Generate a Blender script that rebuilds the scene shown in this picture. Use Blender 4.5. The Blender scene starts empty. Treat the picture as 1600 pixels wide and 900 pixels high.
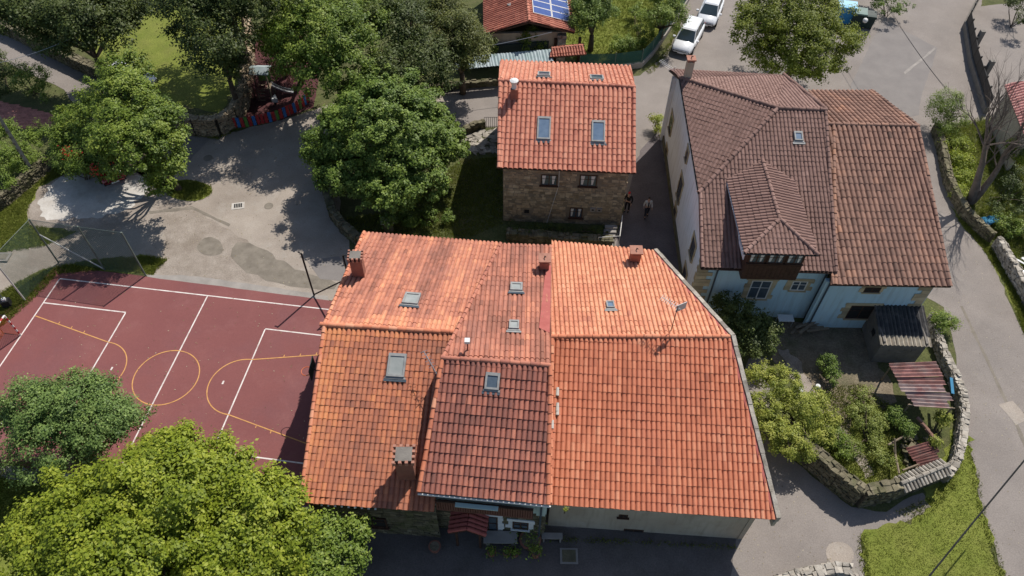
import bpy, math, random
import numpy as np
from mathutils import Vector, Matrix
random.seed(7); rng = np.random.default_rng(7)
scene = bpy.context.scene
col = scene.collection
R = math.radians

# ------------------------------------------------------------------ camera, world, sun, exposure
FOC, PITCH, ROLL, CAMH = 1170.0, 50.4, 0.8, 35.6
_th, _r = R(PITCH), R(ROLL)
FW = np.array([0, math.cos(_th), -math.sin(_th)])
_a = np.array([1, 0, 0.]); _u = np.cross(_a, FW)
RT = _a * math.cos(_r) + _u * math.sin(_r)
UP = -_a * math.sin(_r) + _u * math.cos(_r)
cam = bpy.data.cameras.new('drone_camera'); camo = bpy.data.objects.new('drone_camera', cam); col.objects.link(camo)
cam.sensor_width = 36.0; cam.lens = 36.0 * FOC / 1600.0; cam.clip_start = 0.5; cam.clip_end = 2000
camo.matrix_world = Matrix(((RT[0], UP[0], -FW[0], 0), (RT[1], UP[1], -FW[1], 0), (RT[2], UP[2], -FW[2], CAMH), (0, 0, 0, 1)))
scene.camera = camo
SUN_AZ, SUN_EL = 55.0, 52.0        # direction towards the sun: angle from +X towards +Y, height
w = bpy.data.worlds.new('World'); scene.world = w; w.use_nodes = True
nt = w.node_tree; bg = nt.nodes['Background']
sky = nt.nodes.new('ShaderNodeTexSky'); sky.sky_type = 'NISHITA'; sky.sun_disc = False
sky.sun_elevation = R(SUN_EL); sky.sun_rotation = R(90 - SUN_AZ); sky.air_density = 1.0; sky.dust_density = 1.0
nt.links.new(sky.outputs[0], bg.inputs[0]); bg.inputs[1].default_value = 0.092
sl = bpy.data.lights.new('sun', 'SUN'); sl.energy = 4.5; sl.angle = R(0.5); sl.color = (1, 0.95, 0.88)
so = bpy.data.objects.new('sun', sl); col.objects.link(so)
_sd = Vector((math.cos(R(SUN_AZ)) * math.cos(R(SUN_EL)), math.sin(R(SUN_AZ)) * math.cos(R(SUN_EL)), math.sin(R(SUN_EL))))
so.rotation_euler = _sd.to_track_quat('Z', 'Y').to_euler(); so.location = (30, 40, 60)
scene.view_settings.view_transform = 'Standard'; scene.view_settings.look = 'None'
scene.view_settings.exposure = 0.2; scene.view_settings.gamma = 1.0

# ------------------------------------------------------------------ survey helpers: a bearing read in the photograph to a place on the ground or on a plane
def ray(x, y): return FW * FOC + RT * (x - 800) + UP * (450 - y)
def G(x, y, z=0.0):
    d = ray(x, y); t = (z - CAMH) / d[2]
    return np.array([d[0] * t, d[1] * t, z])
def RP(x, y, p, n):
    d = ray(x, y); o = np.array([0, 0, CAMH]); t = ((np.array(p) - o) @ n) / (d @ n)
    return o + d * t
def PXM(x, y, z=0.0):               # metres per photograph pixel there
    return float((G(x, y, z) - np.array([0, 0, CAMH])) @ FW) / FOC
def nrm(v): v = np.array(v, float); return v / (np.linalg.norm(v) + 1e-12)

# ------------------------------------------------------------------ materials
MATS = {}
def mat(name, cols, rough=0.85, scale=1.5, detail=6, bump=0.0, bscale=20, tint=0.0, metal=0, spec=0.3, fine=0.0, trans=0.0, alpha=None, big=0.0, bigscale=0.25, bigcol=None, ramp=None, wave=None, coat=0.0, big2=0.0, big2scale=1.0, big2col=None, streak=0.0, streakcol=None, fscale=38):
    """cols: two colours mixed by world-space noise; ramp: colours picked by the per-piece tint attribute"""
    if name in MATS: return MATS[name]
    m = bpy.data.materials.new(name); m.use_nodes = True; N = m.node_tree.nodes; Lk = m.node_tree.links
    b = N['Principled BSDF']; b.inputs['Roughness'].default_value = rough; b.inputs['Metallic'].default_value = metal
    b.inputs['Specular IOR Level'].default_value = spec
    if coat: b.inputs['Coat Weight'].default_value = coat
    geo = N.new('ShaderNodeNewGeometry')
    def noise(s, d=6, r=0.6):
        n = N.new('ShaderNodeTexNoise'); n.inputs['Scale'].default_value = s; n.inputs['Detail'].default_value = d; n.inputs['Roughness'].default_value = r
        Lk.new(geo.outputs['Position'], n.inputs['Vector']); return n
    def rampn(src, lo, hi):
        r = N.new('ShaderNodeMapRange'); r.inputs['From Min'].default_value = lo; r.inputs['From Max'].default_value = hi
        Lk.new(src, r.inputs['Value']); return r.outputs[0]
    def mix(f, a, bb, mode='MIX', fac=None):
        x = N.new('ShaderNodeMix'); x.data_type = 'RGBA'; x.blend_type = mode
        if f is not None: Lk.new(f, x.inputs['Factor'])
        else: x.inputs['Factor'].default_value = fac
        for s, v in ((6, a), (7, bb)):
            if isinstance(v, tuple): x.inputs[s].default_value = (*v, 1)
            else: Lk.new(v, x.inputs[s])
        return x.outputs[2]
    at = N.new('ShaderNodeAttribute'); at.attribute_name = 'tint'
    n1 = noise(scale, detail)
    if ramp:
        cr = N.new('ShaderNodeValToRGB'); e = cr.color_ramp.elements
        while len(e) < len(ramp): e.new(0.5)
        for i, c in enumerate(ramp): e[i].position = i / (len(ramp) - 1); e[i].color = (*c, 1)
        add = N.new('ShaderNodeMath'); add.operation = 'MULTIPLY_ADD'; add.inputs[1].default_value = 0.35
        sub = N.new('ShaderNodeMath'); sub.operation = 'SUBTRACT'; sub.inputs[1].default_value = 0.5
        Lk.new(n1.outputs[0], sub.inputs[0]); Lk.new(sub.outputs[0], add.inputs[0]); Lk.new(at.outputs['Fac'], add.inputs[2])
        Lk.new(add.outputs[0], cr.inputs[0]); c = cr.outputs[0]
    else:
        c = mix(rampn(n1.outputs[0], 0.3, 0.7), cols[0], cols[1])
    if tint:
        hs = N.new('ShaderNodeHueSaturation'); mr = N.new('ShaderNodeMapRange')
        mr.inputs['To Min'].default_value = 1 - tint; mr.inputs['To Max'].default_value = 1 + tint
        Lk.new(at.outputs['Fac'], mr.inputs['Value']); Lk.new(mr.outputs[0], hs.inputs['Value']); Lk.new(c, hs.inputs['Color']); c = hs.outputs[0]
    if big:
        n2 = noise(bigscale, 5, 0.65)
        f = rampn(n2.outputs[0], 0.48, 0.68); mm = N.new('ShaderNodeMath'); mm.operation = 'MULTIPLY'; mm.inputs[1].default_value = big
        Lk.new(f, mm.inputs[0]); c = mix(mm.outputs[0], c, bigcol)
    if big2:
        n4 = noise(big2scale, 7, 0.72); f4 = rampn(n4.outputs[0], 0.52, 0.66); m4 = N.new('ShaderNodeMath'); m4.operation = 'MULTIPLY'; m4.inputs[1].default_value = big2
        Lk.new(f4, m4.inputs[0]); c = mix(m4.outputs[0], c, big2col)
    if streak:
        mp = N.new('ShaderNodeMapping'); mp.inputs['Scale'].default_value = (5, 5, .45); Lk.new(geo.outputs['Position'], mp.inputs['Vector']); n5 = noise(1.0, 5, .6); Lk.new(mp.outputs[0], n5.inputs['Vector'])
        f5 = rampn(n5.outputs[0], 0.5, 0.72); m5 = N.new('ShaderNodeMath'); m5.operation = 'MULTIPLY'; m5.inputs[1].default_value = streak; Lk.new(f5, m5.inputs[0]); c = mix(m5.outputs[0], c, streakcol)
    if fine:
        n3 = noise(fscale, 4, 0.8); r = N.new('ShaderNodeMapRange'); r.inputs['From Min'].default_value = 0.3; r.inputs['From Max'].default_value = 0.7
        r.inputs['To Min'].default_value = 1 - fine; r.inputs['To Max'].default_value = 1 + fine; Lk.new(n3.outputs[0], r.inputs['Value'])
        hs = N.new('ShaderNodeHueSaturation'); Lk.new(r.outputs[0], hs.inputs['Value']); Lk.new(c, hs.inputs['Color']); c = hs.outputs[0]
    Lk.new(c, b.inputs['Base Color'])
    if bump:
        nb = noise(bscale, 4, 0.65); bp = N.new('ShaderNodeBump'); bp.inputs['Strength'].default_value = bump; bp.inputs['Distance'].default_value = 0.05
        Lk.new(nb.outputs[0], bp.inputs['Height']); Lk.new(bp.outputs[0], b.inputs['Normal'])
    out = N['Material Output']
    if trans:
        tr = N.new('ShaderNodeBsdfTranslucent'); Lk.new(c, tr.inputs[0]); ms = N.new('ShaderNodeMixShader'); ms.inputs[0].default_value = trans
        Lk.new(b.outputs[0], ms.inputs[1]); Lk.new(tr.outputs[0], ms.inputs[2]); Lk.new(ms.outputs[0], out.inputs[0])
    if alpha:                        # woven wire: real holes between diagonal wires; alpha = (pitch in m, wire share)
        pitch, share = alpha; uv = N.new('ShaderNodeUVMap'); sx = N.new('ShaderNodeSeparateXYZ'); Lk.new(uv.outputs[0], sx.inputs[0]); fs = []
        for op in ('ADD', 'SUBTRACT'):
            a = N.new('ShaderNodeMath'); a.operation = op; Lk.new(sx.outputs[0], a.inputs[0]); Lk.new(sx.outputs[1], a.inputs[1])
            p = N.new('ShaderNodeMath'); p.operation = 'PINGPONG'; p.inputs[1].default_value = pitch; Lk.new(a.outputs[0], p.inputs[0])
            l = N.new('ShaderNodeMath'); l.operation = 'LESS_THAN'; l.inputs[1].default_value = pitch * share; Lk.new(p.outputs[0], l.inputs[0]); fs.append(l)
        mx = N.new('ShaderNodeMath'); mx.operation = 'MAXIMUM'; Lk.new(fs[0].outputs[0], mx.inputs[0]); Lk.new(fs[1].outputs[0], mx.inputs[1])
        tp = N.new('ShaderNodeBsdfTransparent'); ms = N.new('ShaderNodeMixShader'); Lk.new(mx.outputs[0], ms.inputs[0])
        Lk.new(tp.outputs[0], ms.inputs[1]); Lk.new(b.outputs[0], ms.inputs[2]); Lk.new(ms.outputs[0], out.inputs[0])
    MATS[name] = m; return m

M_road = mat('asphalt_worn', ((.28, .238, .198), (.365, .315, .265)), .9, .5, 8, .35, 30, fine=0.2, fscale=14, big=.45, bigscale=.22, bigcol=(.20, .165, .135), big2=.4, big2scale=.9, big2col=(.36, .33, .29))
M_road2 = mat('asphalt_lane', ((.205, .178, .158), (.262, .230, .205)), .9, .35, 8, .35, 30, fine=0.2, fscale=14, big=.4, bigscale=.13, bigcol=(.16, .145, .135), big2=.3, big2scale=1.3, big2col=(.28, .25, .222))
M_patch = mat('asphalt_patch', ((.185, .168, .158), (.225, .205, .19)), .9, .9, 8, .3, 30, fine=.13)
M_stain = mat('asphalt_damp', ((.15, .13, .105), (.24, .21, .17)), .9, 1.6, 8, .3, 30, fine=.15)
M_alley_shade = mat('alley_shade_asphalt', ((.10, .085, .085), (.15, .13, .13)), .9, .6, 8, .35, 26, fine=0.25, fscale=12)  # darker asphalt copy with the alley's shade painted into its colour
M_sandy = mat('sandy_asphalt', ((.24, .20, .165), (.34, .295, .25)), .95, 1.1, 9, .5, 24, fine=0.28, fscale=12, big=.6, bigscale=.6, bigcol=(.19, .155, .12))
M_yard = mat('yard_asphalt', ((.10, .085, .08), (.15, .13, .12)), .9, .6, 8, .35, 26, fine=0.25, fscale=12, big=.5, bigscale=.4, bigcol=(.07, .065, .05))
M_conc = mat('pale_concrete', ((.42, .39, .35), (.58, .55, .50)), .85, .7, 8, .25, 20, fine=0.12, fscale=12, big=.5, bigscale=.5, bigcol=(.33, .29, .24), big2=.5, big2scale=1.6, big2col=(.36, .32, .27))
M_conc2 = mat('grey_concrete', ((.24, .22, .20), (.34, .31, .28)), .9, 1.2, 8, .25, 22, fine=.1)
M_court = mat('court_paint', ((.185, .064, .062), (.215, .076, .070)), .8, .28, 8, .15, 40, fine=0.1, fscale=12, big=.5, bigscale=.16, bigcol=(.165, .075, .082), big2=.35, big2scale=.55, big2col=(.25, .105, .098), streak=.0)
M_white = mat('line_white', ((.60, .54, .50), (.76, .71, .67)), .8, 3, big=.55, bigscale=2.2, bigcol=(.36, .22, .21), fine=.1)
M_yellow = mat('line_yellow', ((.52, .26, .08), (.62, .33, .12)), .8, 3, big=.5, bigscale=2.4, bigcol=(.33, .14, .08), fine=.1)
M_grass = mat('grass', ((.10, .12, .02), (.17, .185, .04)), .95, .9, 8, .6, 12, fine=0.42, fscale=10, big=.6, bigscale=.45, bigcol=(.12, .105, .04))
M_lawn = mat('lawn_bright_green', ((.12, .15, .020), (.185, .205, .038)), .95, .8, 8, .5, 14, fine=0.34, fscale=9, big=.4, bigscale=.5, bigcol=(.15, .14, .04))  # brighter green than the rough grass
M_weeds = mat('weeds', ((.06, .07, .022), (.11, .12, .04)), .95, 1.4, 8, .8, 9, fine=0.45, fscale=8, big=.6, bigscale=.7, bigcol=(.10, .08, .045))
M_soil = mat('garden_soil', ((.14, .11, .075), (.235, .19, .135)), .95, 1.3, 8, .8, 10, fine=0.4, fscale=9, big=.5, bigscale=.6, bigcol=(.05, .07, .02))
M_blade = mat('grass_blades', None, .9, .6, 4, ramp=((.12, .15, .02), (.19, .225, .035), (.26, .26, .07)), trans=.45)
M_brick = mat('red_paving', ((.40, .16, .125), (.52, .23, .18)), .9, 2, 6, .2, 20, tint=.2)
M_mulch = mat('rubber_ground', ((.055, .022, .022), (.10, .034, .034)), .95, 2, 6, .4, 20, fine=0.35, fscale=8)
M_stone = mat('rubble_stone', ((.26, .195, .12), (.43, .345, .235)), .95, 2.2, 8, .6, 14, tint=.4, fine=.15)
M_stoneg = mat('grey_stone', ((.24, .21, .17), (.42, .385, .33)), .95, 2.2, 8, .6, 14, tint=.35, fine=.15)
M_mossy = mat('mossy_stone', ((.085, .075, .045), (.19, .165, .11)), .95, 1.8, 8, .7, 12, tint=.4, fine=.2, big=.6, bigscale=1.2, bigcol=(.07, .085, .02))
M_mortar = mat('mortar', ((.17, .14, .10), (.24, .20, .15)), .95, 3, 6, .4, 20)
M_mortard = mat('dark_joint', ((.06, .05, .035), (.10, .085, .06)), .95, 3, 6, .4, 20)
M_wwall = mat('white_render', ((.80, .82, .87), (.87, .88, .92)), .9, .7, 7, .1, 30, big=.35, bigscale=.35, bigcol=(.55, .55, .53), streak=.45, streakcol=(.42, .41, .37))
M_bwall = mat('pale_blue_render', ((.42, .60, .69), (.50, .67, .75)), .9, .8, 7, .1, 30, big=.3, bigscale=.4, bigcol=(.36, .47, .51), streak=.45, streakcol=(.30, .36, .36))
M_cwall = mat('cream_render', ((.38, .32, .24), (.52, .46, .37)), .92, 1.0, 8, .25, 16, big=.6, bigscale=.5, bigcol=(.29, .22, .15), streak=.4, streakcol=(.25, .20, .15))
M_quoin = mat('sandstone', ((.36, .28, .17), (.50, .42, .28)), .92, 1.6, 7, .3, 16, tint=.25)
M_quoinw = mat('white_quoin', ((.62, .65, .66), (.74, .76, .76)), .85, 2)
M_pale = mat('pale_trim', ((.40, .52, .50), (.50, .60, .57)), .8, 2)
def tmat(name, ramp, **k): return mat(name, None, .82, 3.0, 6, .25, 25, ramp=ramp, fine=.12, spec=.25, **k)
M_tR = tmat('orange_tile', ((.24, .085, .06), (.43, .145, .08), (.56, .20, .11), (.64, .30, .18)), big=.25, bigscale=.35, bigcol=(.42, .14, .10))
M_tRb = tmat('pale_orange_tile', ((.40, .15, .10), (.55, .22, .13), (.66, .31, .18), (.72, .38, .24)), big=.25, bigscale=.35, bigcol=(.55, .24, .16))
M_tL = tmat('weathered_orange_tile', ((.17, .085, .06), (.32, .125, .08), (.47, .175, .095), (.62, .25, .11)), big=.35, bigscale=.45, bigcol=(.27, .14, .10))
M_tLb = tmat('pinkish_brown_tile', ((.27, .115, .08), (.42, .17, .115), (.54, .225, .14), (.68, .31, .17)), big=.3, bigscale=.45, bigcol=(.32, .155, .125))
M_tM = tmat('dark_red_tile', ((.15, .072, .058), (.25, .10, .076), (.36, .135, .095), (.48, .19, .125)), big=.4, bigscale=.5, bigcol=(.15, .08, .07))
M_tS = tmat('salmon_tile', ((.28, .095, .065), (.45, .17, .115), (.56, .235, .155), (.62, .30, .20)), big=.2, bigscale=.4, bigcol=(.38, .15, .115))
M_tW = tmat('brown_tile', ((.12, .07, .058), (.185, .11, .09), (.225, .135, .112), (.29, .18, .15)), big=.2, bigscale=.3, bigcol=(.15, .09, .08))
M_tA = tmat('rusty_brown_tile', ((.13, .08, .062), (.215, .122, .092), (.28, .16, .118), (.38, .20, .13)), big=.45, bigscale=.5, bigcol=(.18, .112, .09))
M_deck = mat('roof_underlay', ((.05, .03, .02), (.09, .05, .035)), .95, 4)
M_flash = mat('red_flashing', ((.34, .085, .07), (.42, .12, .10)), .7, 3)
M_chim = mat('terracotta_render', ((.26, .10, .07), (.36, .15, .10)), .9, 3, 6, .3, 20, big=.4, bigscale=1, bigcol=(.16, .09, .07))
M_cap = mat('chimney_cap', ((.30, .14, .10), (.42, .21, .15)), .9, 3, 6, .3)
M_metal = mat('dark_metal', ((.03, .03, .03), (.05, .05, .05)), .5, 3, metal=.6)
M_galv = mat('galvanised', ((.35, .36, .37), (.48, .49, .50)), .4, 3, metal=.5)
M_gutter = mat('white_gutter', ((.62, .60, .56), (.74, .72, .68)), .6, 3)
M_pipe = mat('drainpipe_dark', ((.05, .07, .09), (.08, .10, .12)), .5, 3)
M_wood = mat('dark_wood', ((.045, .022, .014), (.085, .042, .028)), .7, 5)
M_wood2 = mat('grey_wood', ((.16, .12, .08), (.26, .21, .15)), .9, 5)
M_balc = mat('brown_balcony_wood', ((.13, .055, .04), (.19, .085, .06)), .75, 5)
M_glass = mat('window_glass', ((.05, .07, .09), (.09, .12, .15)), .08, 2, spec=.9)
M_skyglass = mat('skylight_glass', ((.10, .15, .22), (.16, .22, .30)), .12, 2, spec=.9)  # bluish base colour stands in for the reflected sky
M_curtain = mat('curtain', ((.55, .53, .5), (.68, .66, .62)), .9, 6)
M_frameg = mat('skylight_frame', ((.22, .22, .21), (.32, .32, .31)), .6, 4)
M_black = mat('black_rubber', ((.015, .015, .015), (.025, .025, .025)), .8, 4)
M_carw = mat('car_white', ((.74, .75, .77), (.78, .79, .80)), .25, 1, spec=.5, coat=.6)
M_carr = mat('car_red', ((.28, .015, .02), (.33, .02, .025)), .25, 1, spec=.5, coat=.6)
M_carglass = mat('car_glass', ((.03, .045, .05), (.05, .07, .075)), .05, 1, spec=1)
M_lamp = mat('headlight_glass', ((.5, .55, .6), (.6, .65, .7)), .15, 1, spec=.8)
M_rust = mat('rusty_corrugated', ((.14, .07, .06), (.30, .155, .14)), .85, 2.2, 8, .3, 18, tint=.35, big=.6, bigscale=1.3, bigcol=(.27, .235, .21))
M_rust2 = mat('faded_corrugated', ((.21, .15, .14), (.34, .27, .25)), .85, 2.2, 8, .3, 18, tint=.3, big=.7, bigscale=1.6, bigcol=(.24, .075, .07))
M_rust3 = mat('dark_rust_corrugated', ((.10, .04, .035), (.17, .075, .065)), .9, 3, 8, .3, 18, tint=.3, big=.6, bigscale=2, bigcol=(.12, .10, .085))
M_corr = mat('black_corrugated', ((.03, .03, .034), (.085, .082, .08)), .7, 2.5, 8, .2, 18, big=.6, bigscale=1.6, bigcol=(.20, .18, .16))
M_corrp = mat('pale_corrugated', ((.26, .22, .17), (.40, .36, .29)), .85, 4, 8, .2, 18)
M_corrg = mat('grey_green_corrugated', ((.25, .31, .32), (.40, .45, .47)), .6, 1.6, 7, .2, 12, big=.5, bigscale=.6, bigcol=(.14, .25, .22))
M_block = mat('grey_block', ((.15, .135, .12), (.22, .20, .175)), .95, 2, 7, .4, 16)
M_net = mat('green_wire', ((.06, .12, .09), (.09, .16, .12)), .6, 3, alpha=(.05, .22))
M_shade = mat('green_shade_net', ((.018, .075, .06), (.03, .10, .08)), .8, 3, alpha=(.03, .62))
M_postg = mat('green_post', ((.10, .13, .11), (.16, .19, .16)), .6, 3)
M_postw = mat('pale_post', ((.42, .42, .38), (.52, .52, .48)), .6, 3)
M_blue = mat('blue_plastic', ((.03, .20, .42), (.045, .26, .50)), .5, 2)
M_bluelid = mat('pale_blue_plastic', ((.15, .42, .58), (.20, .48, .64)), .5, 2)
M_binl = mat('grey_green_lid', ((.12, .19, .17), (.17, .25, .22)), .6, 2)
M_bind = mat('dark_green_bin', ((.015, .03, .028), (.025, .045, .04)), .6, 2)
M_solar = mat('solar_cell', ((.035, .065, .22), (.05, .09, .28)), .15, 2, spec=.8)
M_sred = mat('slat_red', ((.40, .03, .035), (.48, .045, .045)), .6, 4)
M_sblue = mat('slat_blue', ((.03, .14, .42), (.05, .19, .50)), .6, 4)
M_sgreen = mat('slat_green', ((.09, .24, .04), (.13, .30, .06)), .6, 4)
M_concpole = mat('concrete_pole', ((.26, .24, .20), (.36, .33, .28)), .9, 3, 6, .3)
M_bark = mat('bark', ((.07, .05, .035), (.13, .10, .07)), .95, 3, 8, .7, 10)
M_barkg = mat('grey_bark', ((.11, .085, .07), (.20, .16, .135)), .95, 3, 8, .7, 10)
def lmat(name, a, b, c, tr=.3): return mat(name, None, .55, .8, 4, ramp=(a, b, c), trans=tr, spec=.35)
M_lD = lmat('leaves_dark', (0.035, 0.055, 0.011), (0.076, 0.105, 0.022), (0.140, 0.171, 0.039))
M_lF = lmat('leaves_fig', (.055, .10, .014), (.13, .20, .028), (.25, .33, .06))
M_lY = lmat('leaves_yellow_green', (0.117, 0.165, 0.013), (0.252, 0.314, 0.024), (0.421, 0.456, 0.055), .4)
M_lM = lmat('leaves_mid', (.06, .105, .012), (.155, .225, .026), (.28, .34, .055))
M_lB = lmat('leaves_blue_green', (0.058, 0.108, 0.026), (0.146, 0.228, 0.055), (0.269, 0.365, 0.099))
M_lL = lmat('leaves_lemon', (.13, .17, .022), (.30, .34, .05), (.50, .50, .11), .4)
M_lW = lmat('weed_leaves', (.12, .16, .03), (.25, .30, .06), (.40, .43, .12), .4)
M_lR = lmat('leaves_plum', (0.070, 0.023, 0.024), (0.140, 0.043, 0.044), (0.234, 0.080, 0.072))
M_fl = lmat('petals_red', (.45, .03, .02), (.6, .05, .03), (.7, .10, .05))
M_skin = mat('skin', ((.42, .25, .18), (.48, .30, .22)), .6, 8)
M_clB = mat('cloth_black', ((.012, .012, .014), (.02, .02, .022)), .9, 8)
M_clW = mat('cloth_pale', ((.52, .50, .47), (.60, .58, .55)), .9, 8)
M_clN = mat('cloth_navy', ((.02, .022, .03), (.03, .032, .045)), .9, 8)
M_clR = mat('cap_red', ((.45, .03, .03), (.52, .05, .05)), .8, 8)
M_hair = mat('hair_dark', ((.03, .02, .015), (.05, .035, .025)), .8, 8)
M_litter = mat('pale_litter', ((.6, .6, .58), (.72, .72, .7)), .8, 8)
M_tarp = mat('blue_tarp', ((.02, .14, .26), (.03, .20, .34)), .7, 5)

# ------------------------------------------------------------------ mesh helpers
ORG = {}
class MB:
    def __init__(s): s.v = []; s.f = []; s.m = []; s.t = []
    def add(s, vs, fs, m=0, t=.5):
        k = len(s.v); s.v += [tuple(map(float, p)) for p in vs]
        for f in fs: s.f.append(tuple(i + k for i in f)); s.m.append(m); s.t.append(t)
        return s
    def obox(s, o, X, Y, Z, m=0, t=.5, jit=0.0, bottom=True):      # box from corner o and three edge vectors
        o, X, Y, Z = map(lambda q: np.array(q, float), (o, X, Y, Z))
        vs = [o, o + X, o + X + Y, o + Y, o + Z, o + X + Z, o + X + Y + Z, o + Y + Z]
        if jit: vs = [p + rng.normal(0, jit, 3) for p in vs]
        fs = [(4, 5, 6, 7), (0, 1, 5, 4), (1, 2, 6, 5), (2, 3, 7, 6), (3, 0, 4, 7)]
        if bottom: fs.append((3, 2, 1, 0))
        return s.add(vs, fs, m, t)
    def box(s, c, sx, sy, sz, rz=0, m=0, t=.5, jit=0):               # c = centre of the bottom face
        a = math.cos(rz); b = math.sin(rz); X = np.array([a, b, 0]) * sx; Y = np.array([-b, a, 0]) * sy
        return s.obox(np.array(c, float) - X / 2 - Y / 2, X, Y, (0, 0, sz), m, t, jit)
    def tube(s, pts, r, n=6, m=0, t=.5, caps=True):
        pts = [np.array(p, float) for p in pts]; rs = r if isinstance(r, (list, tuple)) else [r] * len(pts)
        vs = []; fs = []
        for i, p in enumerate(pts):
            d = nrm(pts[min(i + 1, len(pts) - 1)] - pts[max(i - 1, 0)])
            a = nrm(np.cross(d, (0, 0, 1) if abs(d[2]) < .9 else (1, 0, 0))); b = np.cross(d, a)
            for k in range(n):
                an = 2 * math.pi * k / n; vs.append(p + (a * math.cos(an) + b * math.sin(an)) * rs[i])
        for i in range(len(pts) - 1):
            for k in range(n): fs.append((i * n + k, i * n + (k + 1) % n, (i + 1) * n + (k + 1) % n, (i + 1) * n + k))
        if caps: fs.append(tuple(range(n - 1, -1, -1))); fs.append(tuple((len(pts) - 1) * n + k for k in range(n)))
        return s.add(vs, fs, m, t)
    def prism(s, poly, h, m=0, t=.5):                              # poly: 3D points (counter-clockwise from above), extruded down by h
        n = len(poly); vs = [np.array(p, float) for p in poly]; vs += [p - np.array([0, 0, h]) for p in vs[:n]]
        fs = [tuple(range(n)), tuple(range(2 * n - 1, n - 1, -1))] + [(i, i + n, (i + 1) % n + n, (i + 1) % n) for i in range(n)]
        return s.add(vs, fs, m, t)
    def mesh(s, name, mats, org=(0, 0, 0), smooth=False):
        me = bpy.data.meshes.new(name); o = np.array(org)
        me.from_pydata([tuple(np.array(p) - o) for p in s.v] if any(o) else s.v, [], s.f)
        for m in (mats if isinstance(mats, (list, tuple)) else [mats]): me.materials.append(m)
        me.polygons.foreach_set('material_index', s.m)
        a = me.attributes.new('tint', 'FLOAT', 'FACE'); a.data.foreach_set('value', s.t)
        if smooth: me.polygons.foreach_set('use_smooth', [True] * len(s.f))
        return me
    def build(s, name, mats, parent=None, kind=None, smooth=False, label=None, local=False):
        org = ORG.get(parent.name, (0, 0, 0)) if parent is not None and not local else (0, 0, 0)
        me = s.mesh(name, mats, org, smooth)
        return link(name, me, parent, kind, label, org)
def link(name, me, parent=None, kind=None, label=None, org=(0, 0, 0)):
    o = bpy.data.objects.new(name, me); col.objects.link(o)
    if parent is not None: o.parent = parent
    ORG[o.name] = tuple(org)
    if kind: o['kind'] = kind
    if label: o['label'] = label
    return o
def thing(name, label, cat, loc=(0, 0, 0), group=None, rz=0):
    o = bpy.data.objects.new(name, None); col.objects.link(o); o.empty_display_size = .3
    o.location = tuple(float(c) for c in loc); o.rotation_euler = (0, 0, rz)
    ORG[o.name] = tuple(float(c) for c in loc) if rz == 0 else (0, 0, 0)
    return tag(o, label, cat, group)
def tag(o, label, cat, group=None, kind=None):
    o['label'] = label
    if cat: o['category'] = cat
    if group: o['group'] = group
    if kind: o['kind'] = kind
    return o
def copy_tree(o, parent=None):
    c = o.copy(); col.objects.link(c)
    if parent is not None: c.parent = parent
    ORG[c.name] = ORG.get(o.name, (0, 0, 0))
    for ch in list(o.children): copy_tree(ch, c)
    return c
def npmesh(name, V, F, tint, m, smooth=False):                     # V (n,3); F (k,3|4) ints
    me = bpy.data.meshes.new(name); k = F.shape[1]
    me.vertices.add(len(V)); me.vertices.foreach_set('co', V.astype(np.float32).ravel())
    me.loops.add(F.size); me.loops.foreach_set('vertex_index', F.astype(np.int32).ravel())
    me.polygons.add(len(F)); me.polygons.foreach_set('loop_start', np.arange(0, F.size, k, dtype=np.int32))
    me.update(calc_edges=True); me.materials.append(m)
    a = me.attributes.new('tint', 'FLOAT', 'FACE'); a.data.foreach_set('value', tint.astype(np.float32))
    if smooth: me.polygons.foreach_set('use_smooth', [True] * len(F))
    return me
# ------------------------------------------------------------------ ground sheets
def clean_outline(pts, step, jit):
    out = []
    n = len(pts)
    for i in range(n):
        a, b = np.array(pts[i][:2]), np.array(pts[(i + 1) % n][:2]); L = np.linalg.norm(b - a); k = max(1, int(L / step))
        nn = np.array([-(b - a)[1], (b - a)[0]]) / (L + 1e-9)
        for j in range(k):
            out.append(a + (b - a) * j / k + (nn * rng.normal(0, jit) if j else 0))
    return out
def smooth_poly(px, closed=True, it=1):
    for _ in range(it):
        q = []
        for i in range(len(px)):
            a, b = px[i], px[(i + 1) % len(px)]; q += [(a[0] * .75 + b[0] * .25, a[1] * .75 + b[1] * .25), (a[0] * .25 + b[0] * .75, a[1] * .25 + b[1] * .75)]
        px = q
    return px
def sheet(name, px, z, m, jit=.05, step=.5, kind='structure', sm=0, world=None):
    if sm: px = smooth_poly(px, it=sm)
    pts = world if world is not None else [G(x, y, z)[:2] for x, y in px]
    out = clean_outline(pts, step, jit) if jit else [np.array(p[:2]) for p in pts]
    import bmesh
    bm = bmesh.new(); vs = [bm.verts.new((p[0], p[1], z)) for p in out]; f = bm.faces.new(vs); bmesh.ops.triangulate(bm, faces=[f])
    bmesh.ops.recalc_face_normals(bm, faces=bm.faces[:])
    for f in bm.faces:
        if f.normal.z < 0: f.normal_flip()
    me = bpy.data.meshes.new(name); bm.to_mesh(me); bm.free(); me.materials.append(m)
    o = link(name, me); o['kind'] = kind; return o
def inpoly(P, poly):
    x, y = P[:, 0], P[:, 1]; ins = np.zeros(len(P), bool); j = len(poly) - 1
    for i in range(len(poly)):
        xi, yi = poly[i][:2]; xj, yj = poly[j][:2]
        c = ((yi > y) != (yj > y)) & (x < (xj - xi) * (y - yi) / (yj - yi + 1e-12) + xi); ins ^= c; j = i
    return ins
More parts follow.
